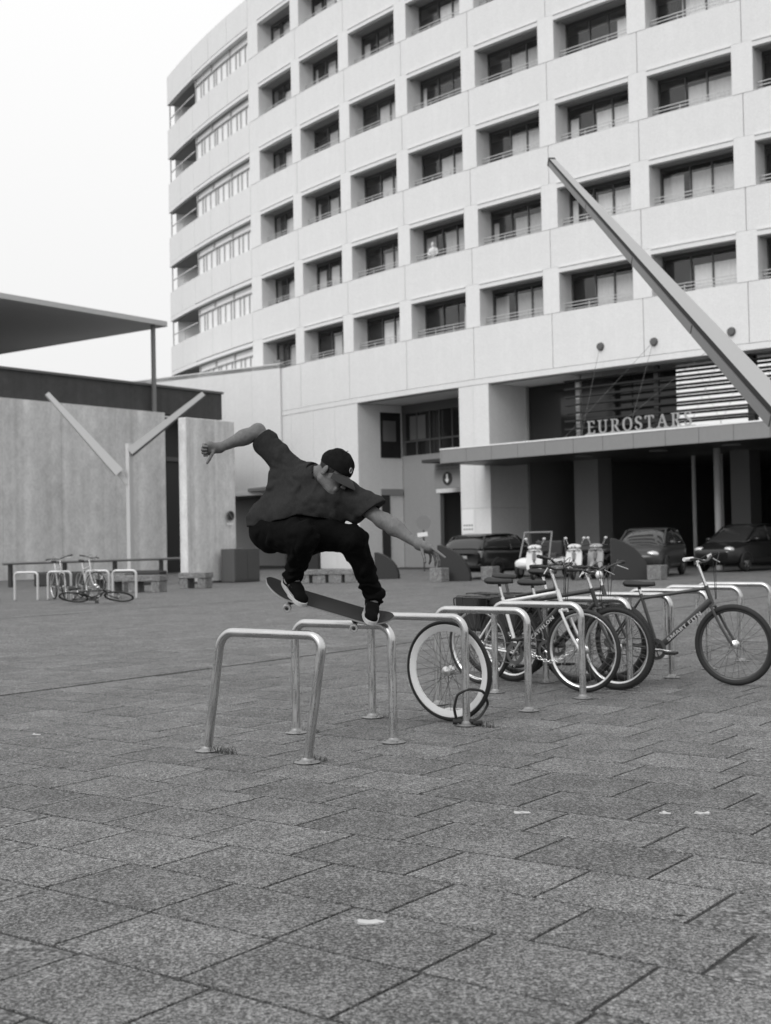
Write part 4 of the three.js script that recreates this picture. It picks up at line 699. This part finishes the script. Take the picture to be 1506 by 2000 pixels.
{ // the skater
  const man = thing('person', 'person in dark cap, t-shirt and black trousers crouching on the skateboard with arms flung out', 'person', skaterAt.toArray());
  const J = { pelvis: V(-0.455, 0.535, -0.12), hipR: V(-0.485, 0.52, -0.07), hipL: V(-0.37, 0.525, -0.15), kneeR: V(-0.235, 0.475, 0.25), kneeL: V(0.045, 0.455, 0.13), belly: V(-0.372, 0.655, -0.09), chest: V(-0.205, 0.775, -0.04), neck: V(-0.212, 0.850, 0.0), head: V(-0.055, 0.868, 0.125), shR: V(-0.325, 0.895, -0.12), elR: V(-0.545, 1.150, -0.16), wrR: V(-0.778, 1.045, -0.08), shL: V(-0.02, 0.745, 0.05), elL: V(0.232, 0.568, 0.21), wrL: V(0.447, 0.416, 0.36) };
  const feet = [{ c: onBoard(-0.225, 0.012, 0.008 + kick(-0.225)), d: e1.clone().multiplyScalar(0.62).addScaledVector(ew, 0.78).addScaledVector(en, -0.10).normalize() }, { c: onBoard(0.268, 0.0, 0.010 + kick(0.268)), d: e1.clone().multiplyScalar(0.12).addScaledVector(ew, 0.99).normalize() }];
  for (const f of feet) { f.n = en.clone().addScaledVector(f.d, -en.dot(f.d)).normalize(); f.s = f.d.clone().cross(f.n); f.at = (a, h, b = 0) => f.c.clone().addScaledVector(f.d, a).addScaledVector(f.n, h).addScaledVector(f.s, b); f.ank = f.at(-0.065, 0.105); }
  J.ankR = feet[0].ank; J.ankL = feet[1].ank;
  const lerp = (a, b, t) => a.clone().lerp(b, t);
  const skin = M(0.15, 0.6, { map: scaled(T.cloth, 3.2), bumpMap: scaled(T.graniteBump, 9), bumpScale: 0.0006 }), shirtM = cloth(0.036, 5), trouserM = cloth(0.006, 6), capM = cloth(0.012, 9), shoeM = cloth(0.008, 9), soleM = M(0.45, 0.6);
  // --- body under the clothes, one surface with head and hands merged in
  const body = [bone(J.pelvis, J.belly, 0.115, 0.11), bone(J.belly, J.chest, 0.11, 0.125), bone(J.chest, J.neck, 0.10, 0.06), bone(J.chest, J.shR, 0.09, 0.06), bone(J.chest, J.shL, 0.09, 0.06), bone(J.shR, J.elR, 0.052, 0.042), bone(J.elR, lerp(J.elR, J.wrR, 0.35), 0.0405, 0.0455), bone(lerp(J.elR, J.wrR, 0.35), J.wrR, 0.0455, 0.0275), bone(J.shL, J.elL, 0.052, 0.042), bone(J.elL, lerp(J.elL, J.wrL, 0.3), 0.041, 0.0455), bone(lerp(J.elL, J.wrL, 0.3), J.wrL, 0.0455, 0.0275),
    bone(J.neck, lerp(J.neck, J.head, 0.75), 0.058, 0.055), bone(J.hipR, J.kneeR, 0.08, 0.055), bone(J.kneeR, J.ankR, 0.05, 0.03), bone(J.hipL, J.kneeL, 0.08, 0.055), bone(J.kneeL, J.ankL, 0.05, 0.03), ...feet.map((f) => bone(f.ank, f.at(0.06, 0.035), 0.03, 0.026)),
    bone(lerp(J.elR, J.wrR, -0.02).add(V(0, 0.012, -0.012)), lerp(J.elR, J.wrR, 0.02).add(V(0, 0.012, -0.012)), 0.033, 0.033), bone(lerp(J.elR, J.wrR, 0.1).add(V(0, -0.01, 0.014)), lerp(J.elR, J.wrR, 0.42).add(V(0, -0.008, 0.012)), 0.034, 0.034), bone(lerp(J.elL, J.wrL, 0.08).add(V(0.008, 0.012, 0.006)), lerp(J.elL, J.wrL, 0.42).add(V(0.006, 0.01, 0.006)), 0.035, 0.034), bone(lerp(J.elL, J.wrL, -0.03).add(V(-0.004, -0.012, -0.012)), lerp(J.elL, J.wrL, 0.03).add(V(-0.004, -0.012, -0.012)), 0.033, 0.033)];
  const bodyF0 = union(body, 0.03), bodyF = (x, y, z) => bodyF0(x, y, z) + 0.0014 * n3(x * 34, y * 34, z * 34);
  const geos = [meshField(bodyF, [-0.9, -0.1, -0.34], [0.6, 1.26, 0.5], 0.0125)];
  // head: forward, up and side axes
  const hf = V(0.66, -0.60, 0.46).normalize(), hu0 = V(0.52, 0.78, 0.12), hu = hu0.clone().addScaledVector(hf, -hu0.dot(hf)).normalize(), hs = hu.clone().cross(hf).normalize(); // hs: the head's own left
  const HS = 1.07, H = (f, u, s) => J.head.clone().addScaledVector(hf, f * HS).addScaledVector(hu, u * HS).addScaledVector(hs, s * HS), HA = [hf, hu, hs];
  const headF = (() => {
    const a = union([blob(H(-0.012, 0.03, 0), HA, 0.098, 0.092, 0.076), bone(H(0.03, -0.035, 0), H(0.055, -0.085, 0), 0.058, 0.034), bone(H(-0.02, -0.07, 0.035), H(0.05, -0.09, 0.014), 0.03, 0.022), bone(H(-0.02, -0.07, -0.035), H(0.05, -0.09, -0.014), 0.03, 0.022), bone(H(-0.03, -0.02, 0), J.neck, 0.055, 0.055)], 0.03);
    const b = union([bone(H(0.084, 0.012, 0.03), H(0.09, 0.016, 0.0), 0.012, 0.012), bone(H(0.084, 0.012, -0.03), H(0.09, 0.016, 0.0), 0.012, 0.012), bone(H(0.088, 0.005, 0), H(0.112, -0.032, 0), 0.009, 0.0125), bone(H(0.104, -0.036, 0.012), H(0.104, -0.036, -0.012), 0.008, 0.008), bone(H(0.086, -0.062, 0.018), H(0.086, -0.062, -0.018), 0.0075, 0.0075), bone(H(0.084, -0.072, 0.014), H(0.084, -0.072, -0.014), 0.008, 0.008), bone(H(0.078, -0.098, 0.006), H(0.078, -0.098, -0.006), 0.013, 0.013)], 0.012);
    const ears = union([blob(H(-0.012, -0.012, -0.079), HA, 0.018, 0.031, 0.009), blob(H(-0.012, -0.012, 0.079), HA, 0.018, 0.031, 0.009), bone(H(-0.014, -0.036, -0.078), H(-0.008, -0.036, -0.076), 0.009, 0.009)], 0.008);
    const eyes = [bone(H(0.094, -0.004, 0.031), H(0.094, -0.004, 0.03), 0.013, 0.013), bone(H(0.094, -0.004, -0.031), H(0.094, -0.004, -0.03), 0.013, 0.013)];
    return (x, y, z) => { let d = smin(a(x, y, z), b(x, y, z), 0.016); d = smin(d, ears(x, y, z), 0.008); const e = Math.min(eyes[0](x, y, z), eyes[1](x, y, z)); return -smin(-d, e, 0.008); };
  })();
  const hl = J.head; geos.push(meshField(headF, [hl.x - 0.2, hl.y - 0.18, hl.z - 0.18], [hl.x + 0.18, hl.y + 0.18, hl.z + 0.18], 0.0045));
  // hands: palm, four fingers of unequal length, thumb from the side of the palm
  const hand = (wr, elbow, palm, fingers, thumb, wide) => {
    const fs = [bone(lerp(elbow, wr, 0.85), wr, 0.031, 0.0265), ...palm.map(([p, r]) => bone(wr, p, 0.025, r)), ...palm.slice(1).map(([p, r], i) => bone(palm[i][0], p, palm[i][1], r))];
    const pf = union(fs, 0.02), chains = [...fingers, thumb].map(([pts, r]) => union(pts.slice(1).map((p, i) => bone(pts[i], p, r * (1 - 0.1 * i), r * (1 - 0.1 * (i + 1)))), 0.004));
    const f = (x, y, z) => { let d = pf(x, y, z), m = 9; for (const c of chains) { const q = c(x, y, z); m = Math.min(m, q); d = smin(d, q, 0.009); } return d; };
    const lo = [9, 9, 9], hi = [-9, -9, -9]; for (const p of [wr, ...palm.map((q) => q[0]), ...fingers.flatMap((q) => q[0]), ...thumb[0]]) p.toArray().forEach((c, i) => { lo[i] = Math.min(lo[i], c - 0.045); hi[i] = Math.max(hi[i], c + 0.045); });
    return meshField(f, lo, hi, 0.003);
  };
  const A3 = (l) => l.map((p) => V(...p));
  geos.push(hand(J.wrL, J.elL, [[V(0.478, 0.408, 0.412), 0.021], [V(0.505, 0.395, 0.43), 0.017], [V(0.490, 0.384, 0.39), 0.017]], [
    [A3([[0.510, 0.402, 0.445], [0.545, 0.374, 0.478], [0.570, 0.354, 0.50], [0.588, 0.340, 0.515]]), 0.0098],
    [A3([[0.512, 0.395, 0.43], [0.545, 0.355, 0.445], [0.556, 0.322, 0.447], [0.559, 0.295, 0.440]]), 0.0100],
    [A3([[0.506, 0.388, 0.41], [0.531, 0.347, 0.415], [0.537, 0.316, 0.412], [0.535, 0.292, 0.402]]), 0.0095],
    [A3([[0.497, 0.382, 0.387], [0.510, 0.348, 0.382], [0.508, 0.322, 0.375], [0.501, 0.304, 0.366]]), 0.0085]],
    [A3([[0.458, 0.398, 0.405], [0.462, 0.368, 0.438], [0.470, 0.338, 0.458], [0.474, 0.315, 0.465]]), 0.0112]));
  geos.push(hand(J.wrR, J.elR, [[V(-0.815, 1.045, -0.06), 0.024], [V(-0.838, 1.058, -0.045), 0.020], [V(-0.838, 1.022, -0.055), 0.020]], [
    [A3([[-0.842, 1.066, -0.04], [-0.868, 1.060, -0.015], [-0.866, 1.048, 0.012], [-0.842, 1.046, 0.016]]), 0.0102],
    [A3([[-0.846, 1.048, -0.05], [-0.876, 1.040, -0.025], [-0.874, 1.029, 0.003], [-0.849, 1.027, 0.008]]), 0.0104],
    [A3([[-0.846, 1.031, -0.055], [-0.875, 1.021, -0.034], [-0.873, 1.010, -0.008], [-0.850, 1.009, -0.002]]), 0.0100],
    [A3([[-0.842, 1.016, -0.06], [-0.866, 1.004, -0.044], [-0.864, 0.994, -0.020], [-0.845, 0.994, -0.014]]), 0.0090]],
    [A3([[-0.808, 1.030, -0.045], [-0.818, 1.000, -0.02], [-0.832, 0.970, -0.008], [-0.845, 0.947, -0.004]]), 0.0115]));
  part('body', geos, skin, man);
  for (const s of [1, -1]) part('eye', new THREE.SphereGeometry(0.0115, 14, 10).translate(...H(0.0815, -0.004, 0.031 * s).toArray()), M(0.35, 0.2), man);
  // --- hair at the nape and temples
  const hairF = (() => { const a = blob(H(-0.014, 0.03, 0), HA, 0.103, 0.097, 0.081); return (x, y, z) => { const f = (x - hl.x) * hf.x + (y - hl.y) * hf.y + (z - hl.z) * hf.z, u = (x - hl.x) * hu.x + (y - hl.y) * hu.y + (z - hl.z) * hu.z; return Math.max(a(x, y, z) + 0.002 * n3(x * 90, y * 90, z * 90), f - 0.035 + Math.max(0, -u) * 1.3, -0.055 - u); }; })();
  part('hair', meshField(hairF, [hl.x - 0.16, hl.y - 0.16, hl.z - 0.16], [hl.x + 0.16, hl.y + 0.16, hl.z + 0.16], 0.005), M(0.012, 0.8), man);
  // --- cap: panelled crown, button, curved peak, small ring badge
  const cap = holder('cap', man);
  const crownF = (() => { const a = blob(H(-0.010, 0.034, 0), HA, 0.114, 0.108, 0.090), b = blob(H(-0.010, 0.034, 0), HA, 0.105, 0.099, 0.083); return (x, y, z) => { const dx = x - hl.x, dy = y - hl.y, dz = z - hl.z, f = dx * hf.x + dy * hf.y + dz * hf.z, u = dx * hu.x + dy * hu.y + dz * hu.z, s = dx * hs.x + dy * hs.y + dz * hs.z; const seam = 0.0012 * Math.pow(Math.abs(Math.cos(1.5 * Math.atan2(s, f))), 20); return Math.max(a(x, y, z) - 0.003 * n3(x * 16, y * 16, z * 16) + seam, -b(x, y, z), 0.018 + 0.10 * f - u); }; })();
  part('crown', meshField(crownF, [hl.x - 0.17, hl.y - 0.14, hl.z - 0.17], [hl.x + 0.17, hl.y + 0.18, hl.z + 0.17], 0.0045), capM, cap);
  part('button', new THREE.SphereGeometry(0.006, 10, 8).scale(1, 0.4, 1).translate(...H(-0.01, 0.1385, 0).toArray()), capM, cap);
  { const P = [], I = [], nu = 20, nv = 8, top = (k) => { for (let i = 0; i <= nu; i++) for (let j = 0; j <= nv; j++) { const t = (i / nu * 2 - 1), a = t * 1.12, r = 0.088 + (0.072 * Math.cos(t * 1.35)) * (j / nv), s = Math.sin(a) * (0.079 + 0.004 * j / nv), f = -0.012 + Math.cos(a) * r * 1.12 + 0.008, u = 0.024 - 0.38 * s * s / 0.085 - 0.03 * (j / nv) * (j / nv) + k; const p = H(f, u, s); P.push(p.x, p.y, p.z); } };
    top(0.004); top(0); const m = (nu + 1) * (nv + 1); for (let k = 0; k < 2; k++) for (let i = 0; i < nu; i++) for (let j = 0; j < nv; j++) { const a = k * m + i * (nv + 1) + j; I.push(a, a + 1, a + nv + 1, a + 1, a + nv + 2, a + nv + 1); } for (let i = 0; i < nu; i++) { const a = i * (nv + 1) + nv, b = a + nv + 1; I.push(a, a + m, b, a + m, b + m, b); }
    const g = new THREE.BufferGeometry(); g.setAttribute('position', new THREE.Float32BufferAttribute(P, 3)); g.setIndex(I); g.computeVertexNormals(); part('peak', g, M(0.024, 0.85), cap); }
  { const q = new THREE.Quaternion().setFromUnitVectors(V(0, 0, 1), hf.clone().addScaledVector(hu, 0.45).addScaledVector(hs, -0.25).normalize()); const p = H(0.096, 0.07, -0.022); part('badge', new THREE.TorusGeometry(0.012, 0.0028, 6, 18).scale(0.8, 1.25, 1).applyQuaternion(q).translate(p.x, p.y, p.z), M(0.3, 0.6), cap); }
  // --- t-shirt: loose, with folds, open sleeves and collar rib
  const slR = lerp(J.shR, J.elR, 0.88), slL = V(0.192, 0.643, 0.18), dR = J.elR.clone().sub(J.shR).normalize(), dL = V(0.52, -0.83, 0.2).normalize();
  const hemA = V(-0.475, 0.585, -0.10), hemB = V(-0.36, 0.60, 0.04);
  const fold = (x, y, z, s = 1) => { const n = n3(x * 5 + y * 4, y * 6 - x * 6.5, z * 5), m = n3(x * 12 + 7 - y * 6, y * 13 + x * 8, z * 11); return s * (0.009 * n + 0.005 * (1 - 2 * Math.abs(n)) + 0.0038 * m); };
  const shirtCore = union([bone(hemA, J.belly, 0.145, 0.140), bone(J.belly, J.chest, 0.142, 0.150), bone(J.belly, V(-0.12, 0.66, 0.06), 0.12, 0.10), bone(J.belly, V(-0.365, 0.825, -0.12), 0.13, 0.125), bone(J.chest, V(-0.075, 0.60, 0.06), 0.12, 0.085), bone(J.chest, J.shR, 0.125, 0.078), bone(J.chest, J.shL, 0.125, 0.08), bone(J.chest, J.neck, 0.11, 0.066), bone(hemB, V(-0.13, 0.68, 0.05), 0.12, 0.12)], 0.06);
  const slRF = union([bone(J.shR, slR, 0.079, 0.071), bone(lerp(J.shR, J.elR, 0.35).add(V(-0.005, -0.035, 0.02)), slR.clone().add(V(0.0, -0.075, 0.01)), 0.065, 0.05)], 0.03), slLF = union([bone(J.shL, slL, 0.084, 0.074), bone(V(0.0, 0.69, 0.06), V(0.07, 0.60, 0.10), 0.07, 0.055), bone(J.shL, V(0.2, 0.60, 0.19), 0.08, 0.07)], 0.03);
  const armR = bone(J.shR, J.elR, 0.060, 0.052), armL = bone(J.shL, J.elL, 0.062, 0.052);
  const neckHole = bone(J.neck.clone().add(V(-0.01, -0.01, 0)), lerp(J.neck, J.head, 0.9), 0.054, 0.078);
  const pull = (px, py, x, y, z, n, r0, r1) => { const dx = x - px, dy = y - py, r = Math.hypot(dx, dy); if (r > r1) return 0; const q = Math.min(1, r / r0), m = q * q * q * (r1 - r) / (r1 - r0 * 0.5), c = n3(x * 3 + n, y * 3, z * 3); return m * 0.0065 * Math.max(0, 0.35 + c) * Math.sin(n * Math.atan2(dy, dx) + 4 * n3(x * 3.5, y * 3.5, z * 3.5)); }; // creases that run out from a pinch point
  const shirtF = (x, y, z) => {
    const k = fold(x, y, z) + pull(-0.37, 0.90, x, y, z, 9, 0.1, 0.34) + pull(-0.02, 0.66, x, y, z, 10, 0.09, 0.3) + pull(-0.44, 0.60, x, y, z, 8, 0.07, 0.2);
    let d = smin(shirtCore(x, y, z), 9, 0.01) + k;
    const a = (x - slR.x) * dR.x + (y - slR.y) * dR.y + (z - slR.z) * dR.z, b = (x - slL.x) * dL.x + (y - slL.y) * dL.y + (z - slL.z) * dL.z;
    const sr = Math.max(slRF(x, y, z) + k * 0.6, a, a > -0.05 ? -armR(x, y, z) : -1), sl = Math.max(slLF(x, y, z) + k * 0.6, b, b > -0.05 ? -armL(x, y, z) : -1);
    d = smin(d, sr, 0.05); d = smin(d, sl, 0.05); d = Math.max(d, a, b);
    const hem = 0.545 + 0.06 * Math.max(0, Math.min(1, (x + 0.52) / 0.2)) - 0.30 * Math.max(0, x + 0.20) + 0.006 * Math.sin(x * 40) - y; // cut along the hem
    return Math.max(d, hem, -neckHole(x, y, z));
  };
  part('t_shirt', meshField(shirtF, [-0.66, 0.44, -0.34], [0.30, 1.16, 0.36], 0.0085), shirtM, man);
  { const q = new THREE.Quaternion().setFromUnitVectors(V(0, 0, 1), J.head.clone().sub(J.neck).normalize()); const p = lerp(J.neck, J.head, 0.16); part('collar', new THREE.TorusGeometry(0.069, 0.0095, 8, 36).scale(1, 1.08, 1.5).applyQuaternion(q).translate(p.x, p.y, p.z), cloth(0.008, 9), man); }
  // --- trousers
  const legL2 = lerp(J.kneeL, J.ankL, 0.93), legR2 = lerp(J.kneeR, J.ankR, 0.93);
  const trF0 = union([bone(J.pelvis, V(-0.40, 0.60, -0.09), 0.135, 0.13), bone(J.pelvis.clone().add(V(0.03, -0.02, 0.05)), J.hipL, 0.125, 0.12), bone(J.hipR, J.kneeR, 0.122, 0.085), bone(J.hipL, J.kneeL, 0.118, 0.084), bone(J.kneeR, J.ankR, 0.083, 0.066), bone(J.kneeL, J.ankL, 0.084, 0.060), bone(V(-0.33, 0.46, -0.02), lerp(J.hipL, J.kneeL, 0.6), 0.10, 0.085), bone(V(-0.3, 0.5, 0.03), V(-0.1, 0.5, 0.08), 0.115, 0.105), bone(V(-0.36, 0.60, -0.02), V(-0.22, 0.56, 0.04), 0.10, 0.09)], 0.045);
  const cutL = J.ankL.clone().sub(J.kneeL).normalize(), cutR = J.ankR.clone().sub(J.kneeR).normalize();
  const trF = (x, y, z) => {
    const near = Math.min(Math.hypot(x - J.ankL.x, y - J.ankL.y, z - J.ankL.z), Math.hypot(x - J.ankR.x, y - J.ankR.y, z - J.ankR.z));
    const bunch = near < 0.22 ? (0.22 - near) / 0.22 * 0.010 * Math.sin(y * 105 + 3 * n3(x * 9, y * 9, z * 9)) : 0;
    const a = (x - J.ankL.x) * cutL.x + (y - J.ankL.y) * cutL.y + (z - J.ankL.z) * cutL.z, b = (x - J.ankR.x) * cutR.x + (y - J.ankR.y) * cutR.y + (z - J.ankR.z) * cutR.z;
    const sideL = x > -0.12 ? a - 0.045 : -1, sideR = x <= -0.12 && y < 0.35 ? b - 0.04 : -1;
    return Math.max(trF0(x, y, z) + fold(x + 3, y, z, 0.85) + pull(-0.30, 0.45, x, y, z, 11, 0.09, 0.32) + pull(0.0, 0.36, x, y, z, 9, 0.06, 0.2) + bunch, sideL, sideR);
  };
  part('trousers', meshField(trF, [-0.66, 0.02, -0.34], [0.28, 0.78, 0.42], 0.0095), trouserM, man);
  part('trouser_cuff', new THREE.TorusGeometry(0.045, 0.017, 8, 22, 3.4).scale(1, 1, 1.4).applyQuaternion(new THREE.Quaternion().setFromUnitVectors(V(0, 0, 1), cutL)).translate(J.ankL.x + 0.012, J.ankL.y + 0.01, J.ankL.z), trouserM, man);
  // --- shoes: dark upper, thick pale sole, small side patch
  for (const f of feet) {
    const shoe = holder('shoe', man);
    const up = union([bone(f.at(-0.085, 0.05), f.at(-0.065, 0.088), 0.040, 0.041), bone(f.at(-0.075, 0.048), f.at(0.03, 0.052), 0.039, 0.038), bone(f.at(0.0, 0.055), f.at(0.095, 0.038), 0.038, 0.030), bone(f.at(0.085, 0.038, 0.012), f.at(0.105, 0.034, -0.008), 0.03, 0.028)], 0.025);
    const F = (x, y, z) => { const h = (x - f.c.x) * f.n.x + (y - f.c.y) * f.n.y + (z - f.c.z) * f.n.z; return Math.max(up(x, y, z), 0.024 - h); };
    part('upper', meshField(F, [f.c.x - 0.2, f.c.y - 0.2, f.c.z - 0.2], [f.c.x + 0.2, f.c.y + 0.2, f.c.z + 0.2], 0.005), shoeM, shoe);
    const sh = new THREE.Shape(), pts = []; for (let k = 0; k < 40; k++) { const t = k / 40 * 2 * Math.PI, a = Math.cos(t), w = a > 0 ? 0.051 : 0.042; pts.push(new THREE.Vector2(a * 0.139, Math.sign(Math.sin(t)) * w * Math.pow(Math.abs(Math.sin(t)), 0.75))); } sh.setFromPoints(pts);
    const g = new THREE.ExtrudeGeometry(sh, { depth: 0.021, bevelEnabled: true, bevelSize: 0.003, bevelThickness: 0.003, bevelSegments: 2 }).translate(0, 0, 0.003);
    g.applyMatrix4(new THREE.Matrix4().makeBasis(f.d, f.s.clone().negate(), f.n).setPosition(f.c.x, f.c.y, f.c.z)); part('sole', g, soleM, shoe);
    part('laces', [0, 1, 2, 3].map((k) => rod(f.at(-0.005 + 0.018 * k, 0.092 - 0.007 * k, -0.022), f.at(-0.001 + 0.018 * k, 0.092 - 0.007 * k, 0.022), 0.0032, 0.0032, 5)), M(0.02, 0.8), shoe);
    const b = f.at(-0.005, 0.055, 0.0405); part('side_patch', boxUV(new THREE.BoxGeometry(0.04, 0.02, 0.004)).applyMatrix4(new THREE.Matrix4().makeBasis(f.d, f.n, f.s).setPosition(b.x, b.y, b.z)), M(0.08, 0.7), shoe);
    part('sock', meshField(bone(f.at(-0.066, 0.07), f.at(-0.06, 0.135), 0.051, 0.051), [f.c.x - 0.2, f.c.y - 0.2, f.c.z - 0.2], [f.c.x + 0.2, f.c.y + 0.25, f.c.z + 0.2], 0.008), f === feet[0] ? M(0.35, 0.9) : cloth(0.01, 6), man);
  }
}
{ // guest on a balcony
  const p = thing('person', 'person in white leaning on a hotel balcony rail', 'person', [2.42, 13.17, -57.28], rad(-20));
  const f = union([bone(V(-0.09, 0.06, 0), V(-0.08, 0.85, 0), 0.07, 0.1), bone(V(0.09, 0.06, 0), V(0.08, 0.85, 0), 0.07, 0.1), bone(V(0, 0.85, 0), V(0, 1.3, 0.1), 0.15, 0.16), bone(V(-0.18, 1.35, 0.1), V(-0.24, 1.1, 0.2), 0.06, 0.05), bone(V(-0.24, 1.1, 0.2), V(-0.1, 1.0, 0.34), 0.05, 0.04), bone(V(0.18, 1.35, 0.1), V(0.24, 1.1, 0.2), 0.06, 0.05), bone(V(0.24, 1.1, 0.2), V(0.1, 1.0, 0.34), 0.05, 0.04), bone(V(0, 1.4, 0.12), V(0.0, 1.52, 0.16), 0.06, 0.06), blob(V(0, 1.58, 0.18), [V(1, 0, 0), V(0, 1, 0), V(0, 0, 1)], 0.09, 0.12, 0.1)], 0.05);
  part('body', meshField(f, [-0.45, -0.05, -0.25], [0.45, 1.8, 0.5], 0.03), M(0.75, 0.8), p);
  p.scale.setScalar(0.87);
  part('hair', meshField((x, y, z) => Math.max(Math.hypot(x, (y - 1.6) * 0.85, z - 0.165) - 0.108, 1.6 - y + (z - 0.1) * 0.6), [-0.2, 1.45, 0], [0.2, 1.8, 0.36], 0.02), M(0.5, 0.8), p);
}
// ------------------------------------------------------------ small things on the paving
function scrap(x, Z, s, label, k) {
  const P = [], I = [], n = 14; P.push(0, 0.004, 0);
  for (let i = 0; i < n; i++) { const a = i / n * 2 * Math.PI, r = s * (0.65 + 0.5 * Math.abs(n3(k * 9, Math.cos(a) * 1.6, Math.sin(a) * 1.6))); P.push(r * Math.cos(a) * 1.9, 0.002 + 0.011 * Math.max(0, n3(i * 1.3, k, 1)), r * Math.sin(a) * 0.9); }
  for (let i = 0; i < n; i++) I.push(0, 1 + (i + 1) % n, 1 + i);
  const m = P.length / 3; for (let i = 0; i < m; i++) P.push(P[3 * i], -0.001, P[3 * i + 2]); for (let i = 0; i < n; i++) { const a = 1 + i, b = 1 + (i + 1) % n; I.push(a, b, a + m, b, b + m, a + m, m, m + 1 + i, m + 1 + (i + 1) % n); }
  const g = new THREE.BufferGeometry(); g.setAttribute('position', new THREE.Float32BufferAttribute(P, 3)); g.setIndex(I); const h = g.toNonIndexed(); h.computeVertexNormals();
  const o = tag(part('paper_scrap', h, M(0.45, 0.85)), label, 'litter', 'scraps on the paving'); o.position.set(x, 0.0015, -Z); o.rotation.y = rr(-0.3, 0.3);
}
scrap(-0.074, 4.19, 0.032, 'white torn paper scrap lying nearest the camera', 1); scrap(0.589, 5.81, 0.026, 'white paper scrap farther off, right of the middle', 2);
scrap(1.22, 5.74, 0.018, 'small pale scrap at the right on a paving joint', 3); scrap(1.38, 5.72, 0.022, 'faint pale scrap near the right edge of the paving', 4); scrap(-2.35, 8.55, 0.02, 'pale flat scrap at the far left of the paving', 5);
scrap(0.47, 9.4, 0.06, 'pale flat scrap behind the white-rimmed wheel', 6);
function weeds(x, Z, label, n, s) {
  const geos = [];
  for (let i = 0; i < n; i++) { const a = rr(0, 6.28), r = s * Math.sqrt(rnd()), L = rr(0.015, 0.05) * (s / 0.08), g = new THREE.PlaneGeometry(0.006, L, 1, 2).translate(0, L / 2, 0), p = g.attributes.position; for (let k = 0; k < p.count; k++) { const t = p.getY(k) / L; p.setZ(k, 0.5 * L * t * t); p.setX(k, p.getX(k) * (1 - 0.8 * t) ); } g.rotateY(rr(0, 6.28)).translate(r * Math.cos(a) * 1.4, 0, r * Math.sin(a) * 0.5); geos.push(g); }
  const o = tag(part('weed_tuft', geos, M(0.06, 0.9)), label, 'weeds', 'weeds in the joints'); o.position.set(x, -0.004, -Z); o.rotation.y = PH;
}
weeds(-1.0, 7.66, 'weeds at the left foot of the bent rack', 90, 0.085); weeds(-0.42, 7.32, 'weeds at the right foot of the bent rack', 40, 0.06); weeds(0.62, 8.5, 'weeds at the foot of the rack with the loose wheel', 60, 0.07); weeds(-0.52, 8.42, 'weeds behind the bent rack, by the leg of the second rack', 40, 0.06); weeds(-0.02, 9.0, 'weeds in the joint by the far leg of the third rack', 50, 0.07);
function leaf(x, Z, label, k) { const s = new THREE.Shape(); s.moveTo(0, -0.02); s.quadraticCurveTo(0.014, 0, 0, 0.022); s.quadraticCurveTo(-0.013, 0.002, 0, -0.02); const g = new THREE.ExtrudeGeometry(s, { depth: 0.0012, bevelEnabled: false }).rotateX(-Math.PI / 2), p = g.attributes.position; for (let i = 0; i < p.count; i++) p.setY(i, p.getY(i) + 9 * p.getX(i) * p.getX(i)); g.computeVertexNormals(); const o = tag(part('fallen_leaf', g, M(0.03, 0.8)), label, 'leaf', 'dry leaves on the paving'); o.position.set(x, 0.002, -Z); o.rotation.y = k; }
leaf(0.93, 4.2, 'dark dry leaf on the paving at the lower right', 1.2); leaf(-0.62, 3.68, 'dark dry leaf near the lower edge, left of the middle', 0.4); leaf(-1.85, 7.25, 'dark dry leaf left of the bent rack', 2); leaf(-1.02, 7.12, 'dark dry leaf in front of the bent rack', 2.8); leaf(0.75, 7.0, 'dark dry leaf in front of the white-rimmed wheel', 0.9);
renderer.render(scene, camera);
